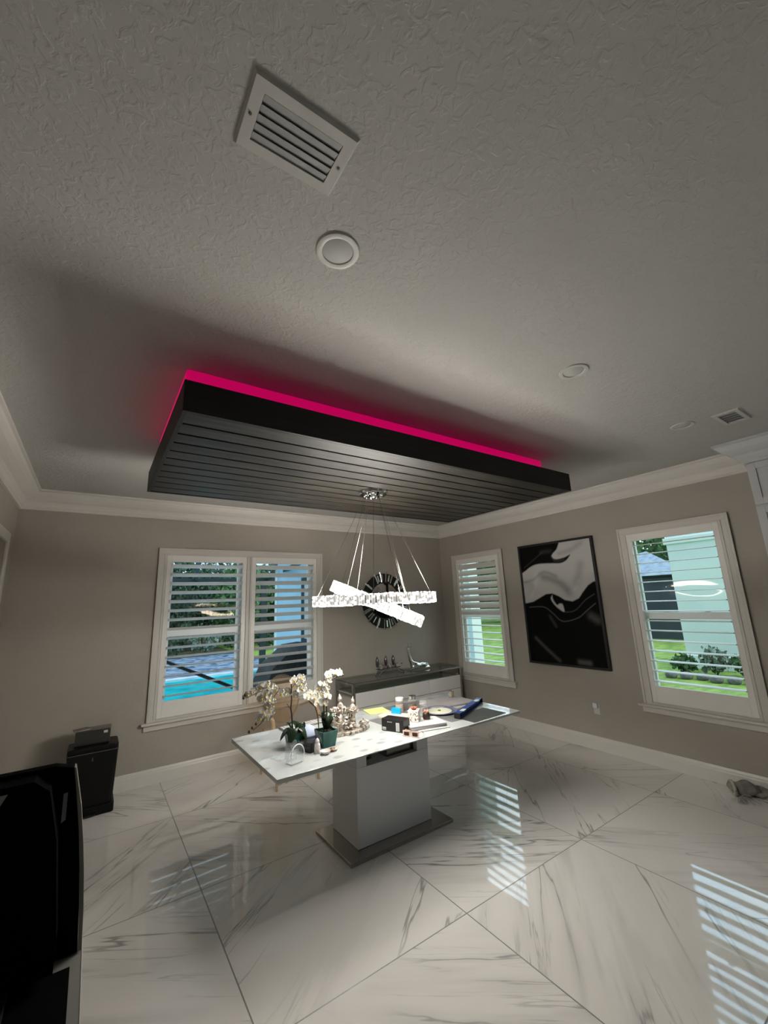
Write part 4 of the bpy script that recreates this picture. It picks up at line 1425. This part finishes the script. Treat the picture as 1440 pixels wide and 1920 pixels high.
jar(2.375, 3.075, .038, .135, 'glass jar with a silver lid and black label, middle of the cluster', M_silver, M_jar, mat('label_black', (.02, .02, .02), .5))
jar(2.415, 2.975, .038, .100, 'clear glass jar with a clear stopper, rightmost of the cluster', thin_clear('stopper', (.9, .92, .92), 1.5, .03, .25, (.7, .7, .7)), M_jar)
# plate
t = thing('dinner_plate', 'round blue rimmed plate with a cream centre beside the jars', 'plate', (2.55, 2.925, TZ + .0028))
MB().lathe([(0, 0), (.10, 0), (.150, .010), (.152, .013), (.10, .005), (0, .005)], 40).build('dish', mat('plate_blue', (.11, .12, .20), .25), t, smooth=True)
MB().lathe([(0, .0055), (.105, .0055), (.108, .0065), (.0, .0065)], 40).build('cream_centre', mat('plate_cream', (.60, .60, .46), .35), t, smooth=True)
MB().lathe([(0, .007), (.014, .007), (.012, .012), (0, .014)], 12).build('hub', M_darksteel, t, smooth=True)
# mauve slate placemat
out = []
rr_ = random.Random(5)
for k in range(40):
    a = 2 * PI * k / 40
    r_ = 1 / max(abs(math.cos(a)) / .235, abs(math.sin(a)) / .155)
    r_ = min(r_, .25) * (1 + rr_.uniform(-.012, .012))
    out.append((r_ * math.cos(a), r_ * math.sin(a)))
simple('slate_board', 'mauve grey slab with rounded corners at the back right of the table', 'board', MB().prism(out, .012), noise_col('mauve_slate', (.26, .235, .235), (.31, .28, .28), 5, .45), (2.80, 3.12, TZ + .016), math.radians(-8), bevel=.003)
for o in [C.objects[-1]]:
    o.location.z = TZ + .0014
# tape measure
t = thing('tape_measure', 'small silver and yellow tape measure on the mauve slab', 'tape measure', (2.955, 3.20, TZ + .0136), .4)
MB().prism(rrect(.034, .030, .014), .032, Matrix.Translation((0, .016, .031)) @ Matrix.Rotation(PI / 2, 4, 'X')).build('case', M_silver, t, bevel=.003)
MB().lathe([(0, 0), (.018, 0), (.018, .003), (0, .003)], 20, mtx=Matrix.Translation((0, -.016, .031)) @ Matrix.Rotation(PI / 2, 4, 'X')).build('badge', mat('tape_yellow', (.50, .38, .08), .4), t)
MB().box(.034, .052, -.010, .010, .002, .004).build('tape_tip', mat('tape_yellow', (.5, .38, .08), .4), t)
# spirit level
p0, p1 = Vector((2.515, 2.665)), Vector((3.035, 2.905))
ang = math.atan2(p1.y - p0.y, p1.x - p0.x)
c_ = (p0 + p1) / 2
t = thing('spirit_level', 'blue spirit level with dark ends lying across the grey placemat', 'level', (c_.x, c_.y, TZ + .0028), ang)
hl = (p1 - p0).length / 2
mb = MB()
mb.box(-hl, hl, -.025, .025, 0, .006); mb.box(-hl, hl, -.025, .025, .036, .041)
mb.build('rails', mat('level_rail', (.022, .045, .22), .3, .2), t, bevel=.001)
MB().box(-hl + .012, hl - .012, -.008, .008, .006, .036).build('web', mat('level_blue', (.012, .035, .20), .35), t)
mb = MB()
mb.box(-hl - .012, -hl, -.026, .026, 0, .041); mb.box(hl, hl + .012, -.026, .026, 0, .041)
mb.build('end_caps', M_blackp, t, bevel=.002)
for x in (-hl * .62, 0, hl * .62):
    MB().box(x - .035, x + .035, -.0255, .0085, .033, .0415).build('vial_window', mat('level_vial', (.55, .60, .55) if x else (.03, .06, .30), .3), t) if x else MB().lathe([(0, 0), (.018, 0), (.018, .02), (0, .02)], 16, mtx=Matrix.Translation((x, 0, .0225))).build('vial_window', mat('level_mid', (.03, .06, .22), .3), t)

# ---------------------------------------------------------------- trash can by the left of the window
t = thing('trash_can', 'black pedal trash can against the back wall left of the window', 'trash can', (.105, 4.875, 0))
M_bin = mat('bin_black', (.004, .004, .0035), .4, spec=.2)
mb = MB()
lo = rrect(.165, .115, .03); hi = rrect(.188, .135, .03)
A = [mb.bm.verts.new((p[0] + .01, p[1] + .012, .075)) for p in lo]
B = [mb.bm.verts.new((p[0], p[1], .505)) for p in hi]
k = len(A)
for i in range(k):
    mb.bm.faces.new([A[i], A[(i + 1) % k], B[(i + 1) % k], B[i]])
mb.bm.faces.new(A[::-1]); mb.bm.faces.new(B)
mb.build('body', M_bin, t, smooth=True)
MB().prism(rrect(.185, .125, .025), .074, Matrix.Translation((.005, .0, .0))).build('foot', M_bin, t, bevel=.004)
MB().prism(rrect(.190, .137, .03), .006, Matrix.Translation((0, 0, .5055))).build('rim', mat('bin_rim', (.16, .16, .155), .25, .7), t)
MB().prism(rrect(.188, .135, .03), .044, Matrix.Translation((0, 0, .512))).build('lid', M_bin, t, bevel=.01)
MB().box(-.06, .06, -.150, -.126, .012, .024).build('pedal', M_blackp, t, bevel=.003)
mb = MB()
mb.box(-.006, .006, -.1335, -.129, .44, .447); mb.box(-.006, .006, -.1335, -.129, .452, .456); mb.box(-.004, .004, -.1335, -.129, .460, .468)
mb.build('logo', mat('bin_logo', (.09, .09, .085), .4), t)
t = thing('wrapped_package', 'dark box wrapped in clear plastic on the trash can lid', 'package', (.095, 4.895, .5575), math.radians(-3))
MB().box(-.130, .130, -.075, .075, 0, .115).build('carton', mat('pkg_dark', (.016, .015, .013), .4), t, bevel=.004)
MB().box(-.128, .128, -.073, .073, .1155, .120).build('top_panel', mat('pkg_top', (.11, .095, .08), .3), t)
MB().box(-.135, .135, -.080, .080, .0005, .124).build('wrap', thin_clear('wrap_film', (.93, .92, .9), 1.5, .12, .03, (.4, .4, .4)), t, bevel=.01)
MB().box(.08, .11, -.0825, -.0805, .085, .105).build('sticker', M_stk, t)
t = thing('photo_cards', 'small stack of printed cards on the left end of the wrapped package', 'cards', (.005, 4.875, .6825), math.radians(12))
for k in range(4):
    o = MB().box(-.06, .06, -.045, .045, k * .0022, k * .0022 + .0016).build('card', mat('card_print', (.16, .11, .09), .4) if k % 2 else mat('card_white', (.6, .58, .54), .5), t)
    o.rotation_euler = (0, 0, .12 * k - .2)

# ---------------------------------------------------------------- desk and television at the left edge
t = thing('desk', 'pale edged desk with a black top at the left edge, under the television', 'desk', (-.32, 1.45, 0))
dx0, dx1, dy0, dy1 = -.369, .382, -.55, .40
M_desk = mat('desk_grey', (.22, .215, .20), .35)
MB().box(dx0, dx1, dy0, dy1, .670, .698).build('desktop', M_desk, t, bevel=.001)
MB().box(dx1 - .0005, dx1 + .002, dy0, dy1, .671, .699).build('edge_band', mat('desk_edge', (.62, .62, .60), .3), t)
MB().box(dx0 + .002, dx1 - .028, dy0 + .002, .285, .6985, .7005).build('desk_pad', M_matte, t)
for x in (dx0 + .02, dx1 - .07):
    for y in (dy0 + .03, dy1 - .08):
        MB().box(x, x + .05, y, y + .05, 0, .669).build('leg', M_desk, t, bevel=.002)
t = thing('television', 'black television seen from behind, on the desk at the left edge', 'television', (-.30, 1.80, .7015))
def xz(pts, y0, y1):     # outline in world x,z -> prism between y0,y1 local
    return MB().prism([(p[0] + .30, p[1] - .7015) for p in pts], y1 - y0, Matrix.Translation((0, y1, 0)) @ Matrix.Rotation(PI / 2, 4, 'X'))
xz([(-.66, 1.234), (-.055, 1.234), (-.007, 1.219), (.004, 1.15), (.022, 1.03), (.033, .93), (.044, .80), (.050, .7025), (-.66, .7025)], -.02, .02).build('screen_panel', M_matte, t, bevel=.003)
xz([(-.0065, 1.219), (-.002, 1.217), (.022, 1.10), (.038, .99), (.048, .90), (.056, .80), (.060, .7025), (.0505, .7025), (.0445, .80), (.0335, .93), (.0225, 1.03), (.0045, 1.15)], -.015, .028).build('side_bezel', mat('bezel_silver', (.24, .23, .20), .3, .5), t)
xz([(-.64, 1.22), (-.10, 1.225), (-.060, 1.19), (-.030, 1.05), (-.005, .80), (-.005, .72), (-.64, .72)], -.10, -.0205).build('back_housing', M_matte, t)
MB().box(-.30, .20, -.20, -.021, .0, .012).build('stand', M_black, t, bevel=.004)
xz([(-.0275, 1.150), (-.0165, 1.152), (-.015, 1.075), (-.026, 1.068)], -.0212, -.0203).build('sticker', mat('tv_label', (.18, .19, .20), .4), t)
xz([(-.24, 1.205), (-.155, 1.207), (-.185, 1.150), (-.24, 1.13)], -.102, -.1003).build('paper_label', mat('tv_paper', (.22, .22, .23), .5), t)
mb = MB()
for k in range(5):
    mb.box(.075 - .003 * k, .125 - .006 * k, -.1026, -.1021, .485 - k * .010, .489 - k * .010)
mb.build('label_print', M_black, t)

# ---------------------------------------------------------------- slipper / rolled cloth by the right baseboard
t = thing('fabric_bundle', 'crumpled grey fabric shoe bag on the floor by the right baseboard', 'fabric', (4.62, 1.50, 0), math.radians(-52))
M_cloth = noise_col('bundle_cloth', (.16, .15, .13), (.28, .265, .24), 16, .85, bump=.6, bscale=30)
mb = MB()
mb.ball((0, 0, .055), .10, 3, (1.15, .6, .55))
mb.ball((.10, .01, .035), .08, 3, (1.1, .7, .42))
o = mb.build('cloth', M_cloth, t, smooth=True)
rr_ = random.Random(8)
for v in o.data.vertices:
    v.co.x += .012 * math.sin(v.co.z * 60 + v.co.y * 30)
    v.co.z = max(.001, v.co.z + .010 * math.sin(v.co.x * 55 + v.co.y * 40))
MB().tube([(-.085, -.045 * math.cos(a) * 1.2, .055 + .050 * math.sin(a)) for a in np.linspace(0, 2 * PI, 17)], .012, 8, False).build('cuff', mat('cuff_cream', (.36, .34, .30), .7), t, smooth=True)
mb = MB()
for k in range(10):
    a = rr_.uniform(-1, 1)
    mb.tube([(-.02, -.05, .03), (-.03 + a * .06, -.09, .018), (a * .12, -.14 - rr_.uniform(0, .04), .006)], .0022, 5)
mb.build('drawstrings', mat('string_grey', (.22, .21, .19), .8), t)

# ================================================================ outside
G = -.15
M_grass = noise_col('lawn_grass', (.12, .22, .035), (.27, .40, .09), 2.2, .9, detail=8, stretch=(1, 2.5, 1), bump=.5, bscale=40)
M_deckst = noise_col('blue_pavers', (.04, .08, .18), (.32, .42, .58), 4.0, .4, detail=3, stretch=(1, 1.6, 1), p0=.42, p1=.58)
M_deck = noise_col('pool_deck', (.42, .52, .62), (.50, .60, .68), 3, .6)
M_water = noise_col('pool_water', (.0, .42, .55), (.03, .60, .70), 2.2, .08, detail=3, bump=.25, bscale=4)
M_soil = noise_col('forest_floor', (.03, .04, .02), (.10, .10, .06), 3, .9)
def ground(name, x0, x1, y0, y1, z0, z1, m_):
    return struct(MB().box(x0, x1, y0, y1, z0, z1).build(name, m_))
ground('trim_lawn', 5.2, 60, -20, 60, G - .2, G, M_grass)
ground('trim_patio', -12, 5.2, 5.5, 9.6, G - .2, G, M_deck)
ground('trim_woodland', -40, 5.2, 18.6, 60, G - .2, G, M_soil)
ground('trim_rear_patio', -12, 12, -16, YF - .3, G - .2, G - .001, M_deck)
ground('trim_side_patio', -14, XL - .3, -4.5, 5.5, G - .2, G, M_deck)
t = thing('swimming_pool', 'turquoise swimming pool behind the house', 'pool', (-1, 11.5, G))
MB().box(-9, 6.2, -1.6, 1.6, -.12, -.03).build('water', M_water, t)
mb = MB()
mb.box(-9.3, 6.2, -1.9, -1.6, -.2, .0); mb.box(-9.3, 6.2, 1.6, 1.9, -.2, .0); mb.box(-9.3, -9, -1.6, 1.6, -.2, 0)
mb.build('coping', M_deck, t)
MB().box(-9.3, 6.2, -1.59, 1.59, -.3, -.125).build('basin', mat('basin_blue', (.02, .25, .35), .6), t)
struct(MB().box(-12, 5.2, 13.4, 18.6, G - .2, G).build('trim_stone_deck', M_deckst))
tag(MB().tube([(.2, 7.5, 1.32), (.98, 7.5, .93), (1.97, 7.5, .43), (2.55, 7.5, .14), (2.75, 7.5, G)], .028, 8).build('pool_handrail', M_blackp, smooth=True), 'black sloping handrail crossing the pool view in the left window', 'handrail')

# screen enclosure
t = thing('pool_cage', 'dark metal screen enclosure frame around the pool', 'pool enclosure', (0, 13.3, G))
M_cage = mat('cage_bronze', (.012, .022, .028), .4)
zz = 2.60 - G
MB().box(-9, 5.0, -.06, .06, zz - .19, zz).build('beam', M_cage, t)
for x in (-8, -4.4, -1.2, 4.45):
    MB().box(x - .09, x + .09, -.05, .05, 0, zz - .19).build('post', M_cage, t)
for x0, x1_ in ((2.42, 1.05), (-1.2, -1.2), (4.6, 2.9)):
    MB().tube([(x0, 0, zz - .04), (x1_, -7.6, zz - .04)], .055, 4).build('rafter', M_cage, t)
MB().tube([(4.6, 0, zz), (3.0, -5.2, zz + .05)], .05, 4).build('rafter', M_cage, t)

# house wing seen through the right shutter
t = thing('house_wing', 'pale blue lit house wall with a dark door frame, seen through the centre window', 'building', (3.82, 5.34, G))
MB().box(0, .7, 0.01, 5.1, 0, 3.2).build('wall', noise_col('blue_stucco', (.42, .62, .78), (.47, .68, .82), 2, .8), t)
MB().box(-.03, -.0005, 4.96, 5.12, 0, 3.2).build('corner_board', mat('board_white', (.70, .80, .82), .6), t)
MB().box(-.04, -.0005, 2.95, 3.42, 1.05, 2.45).build('door_frame', mat('door_dark', (.02, .04, .06), .4), t)
MB().box(-.05, -.0405, 3.03, 3.22, 1.15, 2.36).build('door_glass', mat('door_pale', (.55, .60, .62), .3), t)
MB().box(-.25, .75, 0.01, 5.3, 3.205, 3.35).build('roof', mat('wing_roof', (.4, .45, .48), .7), t)
# covered grill
t = thing('covered_grill', 'black fabric covered grill outside the right half of the back window', 'grill', (2.62, 6.75, G))
gr = bmesh.new()
mb = MB()
sec = [(-.42, .46, .70), (-.30, .42, 1.02), (-.05, .40, 1.24), (.22, .40, 1.26), (.50, .42, 1.22), (.78, .46, 1.12), (.84, .46, .9)]
rows = []
for (x, hy_, zt) in sec:
    pts = [(x, -hy_, 0), (x, -hy_ * .95, zt * .5), (x, -hy_ * .75, zt * .9), (x, 0, zt), (x, hy_ * .75, zt * .9), (x, hy_ * .95, zt * .5), (x, hy_, 0)]
    rows.append([mb.bm.verts.new(p) for p in pts])
for a_, b_ in zip(rows, rows[1:]):
    for i in range(6):
        mb.bm.faces.new([a_[i], a_[i + 1], b_[i + 1], b_[i]])
mb.bm.faces.new(rows[0]); mb.bm.faces.new(rows[-1])
o = mb.build('cover', noise_col('grill_cover', (.006, .008, .011), (.022, .028, .035), 3, .55, stretch=(6, 1, .5), bump=.8, bscale=5), t, smooth=True)

# trees
M_lf = [noise_col('leaves_green_dark', (.016, .045, .026), (.06, .12, .07), 3, .6), noise_col('leaves_green_mid', (.03, .09, .03), (.12, .23, .09), 3, .6), noise_col('leaves_green_pale', (.10, .15, .11), (.24, .32, .25), 4, .6)]
M_bark = noise_col('bark', (.06, .05, .04), (.16, .14, .12), 8, .9, stretch=(1, 1, .2))
def tree(x, y, z, r, h, kind, label, seed, nleaf=1600, trunk=1.2, ls=.16, name='tree', group='trees beyond the pool', cat='tree'):
    rnd = random.Random(seed)
    t = thing(name, label, cat, (x, y, z), 0, group)
    mb = MB()
    for k in range(nleaf):
        while True:
            p = Vector((rnd.uniform(-1, 1), rnd.uniform(-1, 1), rnd.uniform(-1, 1)))
            if .35 < p.length < 1:
                break
        lump = 1 + .18 * math.sin(5 * p.x + seed) * math.sin(4 * p.z + 2 * p.y)
        c_ = Vector((p.x * r * lump, p.y * r * lump, trunk * .6 + (h - trunk * .6) * (.5 + .5 * p.z * lump)))
        q = Euler((rnd.uniform(0, 6), rnd.uniform(0, 6), rnd.uniform(0, 6))).to_matrix()
        s_ = ls * rnd.uniform(.6, 1.3)
        vs_ = [mb.bm.verts.new(c_ + q @ Vector(v)) for v in ((-s_ * .5, 0, 0), (0, -s_ * .32, 0), (s_ * .5, 0, 0), (0, s_ * .32, .02))]
        mb.bm.faces.new(vs_)
    mb.build('crown', M_lf[kind], t)
    mb = MB()
    mb.tube([(0, 0, 0), (.05, 0, trunk), (-.1, .05, h * .6)], [.12 * h / 4, .09 * h / 4, .04 * h / 4], 7)
    for k in range(4):
        a = k * 1.6 + seed
        mb.tube([(.02, 0, trunk * .9), (.4 * r * math.cos(a), .4 * r * math.sin(a), h * .55), (.7 * r * math.cos(a), .7 * r * math.sin(a), h * .75)], [.05, .035, .015], 5)
    mb.build('trunk', M_bark, t, smooth=True)
    return t
spots = [(-2.0, 21.5, 1.7, 4.6, 0), (.9, 21, 1.5, 4.2, 0), (3.5, 21.6, 1.5, 4.4, 0), (6.0, 21, 1.5, 4.1, 1), (8.8, 22.4, 1.7, 4.5, 0), (11.8, 22, 1.8, 4.4, 0), (2.2, 25, 1.9, 5.0, 2), (5.9, 25.4, 2.0, 4.8, 0), (-6.0, 23, 2.2, 4.8, 0), (10.5, 28, 2.4, 5.0, 0)]
where = ['far left of the pool view', 'left behind the pool', 'behind the middle of the pool', 'right of the pool middle and brightest', 'right side behind the pool', 'rightmost behind the house wing', 'pale crown, second row', 'second row behind the bright tree', 'outermost left, partly cut off', 'second row far right']
for i, (x, y, r, h, k) in enumerate(spots):
    tree(x, y, G, r, h, k, 'leafy green tree beyond the pool, ' + where[i], i + 1, 2200, .5, .26)
# low shrubs as undergrowth along the stone deck
for i in range(8):
    tree(-1.5 + i * 1.35, 19.0, G, .66, 1.0 + .2 * (i % 3), 2 if i % 3 == 1 else 0, 'low shrub at the stone deck edge, %s from the left' % ['first', 'second', 'third', 'fourth', 'fifth', 'sixth', 'seventh', 'eighth'][i], 40 + i, 500, .2, .16, 'shrub', 'shrubs edging the pool deck', 'shrub')
# backdrop hedge closing the view below the crowns
tag(MB().box(-30, 30, 30, 31, G, 3.2).build('hedge', noise_col('far_hedge', (.010, .035, .015), (.05, .11, .05), 1.2, .8, detail=8, bump=1, bscale=3)), 'tall dark hedge closing the view behind the pool trees', 'hedge')
# --- right side garden
M_pw = noise_col('porch_white', (.72, .82, .84), (.78, .87, .88), 1.5, .7)
t = thing('garden_wall', 'broad white rendered wall end seen through the right window', 'wall', (12.0, 3.9, G))
MB().box(0, .8, -.62, .62, 0, 4.6).build('shaft', M_pw, t, bevel=.01)
MB().box(-.05, .85, -.67, .67, 3.0, 3.16).build('moulding', M_pw, t, bevel=.01)
MB().box(-.03, .83, -.65, .65, 0, .30).build('plinth', M_pw, t, bevel=.01)
t = thing('porch_column', 'narrow white corner column seen through the window left of the artwork', 'column', (6.17, 5.97, G))
MB().box(-.13, .13, -.16, .16, 0, 3.0).build('shaft', M_pw, t, bevel=.01)
MB().box(-.17, .17, -.20, .20, 0, .30).build('plinth', M_pw, t, bevel=.01)
# neighbour
t = thing('neighbour_house', 'neighbouring house with a slate blue roof and large dark window', 'building', (18.5, 9.2, G))
MB().box(0, 6, -2.6, 3, 0, 2.45).build('wall', mat('nb_wall', (.045, .055, .075), .5), t)
MB().box(-.05, 0, -2.4, -.6, 1.0, 2.35).build('window', mat('nb_glass', (.05, .06, .08), .1), t)
mb = MB()
vb = [mb.bm.verts.new(p) for p in ((-.6, -3.1, 2.45), (6.6, -3.1, 2.45), (6.6, 3.6, 2.45), (-.6, 3.6, 2.45), (1.6, -.8, 3.6), (4.4, 1.2, 3.6))]
for f_ in ((0, 1, 5, 4), (1, 2, 5), (2, 3, 4, 5), (3, 0, 4), (3, 2, 1, 0)):
    mb.bm.faces.new([vb[i] for i in f_])
mb.build('roof', noise_col('slate_blue', (.22, .30, .42), (.34, .42, .54), 5, .7), t)
for i, (x, y, r, h) in enumerate([(29, 13, 3.2, 8), (33, 24, 3.8, 8), (26, 21, 2.8, 5), (20.5, 21, 2.4, 5), (15.5, 24, 2.4, 5), (34, 5, 4, 8), (41, 15, 4.4, 9)]):
    tree(x, y, G, r, h, 1 if i % 2 == 0 else 0, 'leafy tree at the far side of the lawn, %s' % ['tallest behind the neighbouring house', 'broad crown left of the house', 'low crown in the middle', 'low crown nearer the left', 'leftmost by the column', 'rightmost behind the porch', 'farthest at the back'][i], 60 + i, 2400, .6, .42, 'tree', 'trees beyond the side lawn', 'tree')
tag(MB().box(47, 48, -30, 70, G, 6).build('hedge', MATS['far_hedge']), 'tall dark hedge along the far side of the lawn', 'hedge')
for i, (x, y, r, h) in enumerate([(10.95, 4.2, .26, .45), (11.25, 3.72, .28, .60), (11.3, 3.2, .26, .50), (10.85, 2.75, .26, .40)]):
    tree(x, y, G, r, h, 1 if i != 1 else 2, 'small leafy garden plant in the rock border, %s' % ['left end', 'pale and tallest', 'behind the rocks', 'right end'][i], 80 + i, 260, .1, .11, 'garden_plant', 'plants in the rock border', 'plant')
M_rock = noise_col('garden_rock', (.10, .11, .12), (.26, .27, .28), 6, .9, bump=.6)
for i in range(7):
    simple('garden_rock', 'grey rounded rock edging the lawn planting bed, %s from the left of the row' % ['first', 'second', 'third', 'fourth', 'fifth', 'sixth', 'seventh'][i], 'rock',
           MB().ball((0, 0, .06), .125, 2, (1 + .2 * (i % 2), .95, .7)), M_rock, (10.45 + .06 * (i % 3), 4.3 - i * .27, G + .0), i * .1, smooth=True, group='rocks of the garden border')
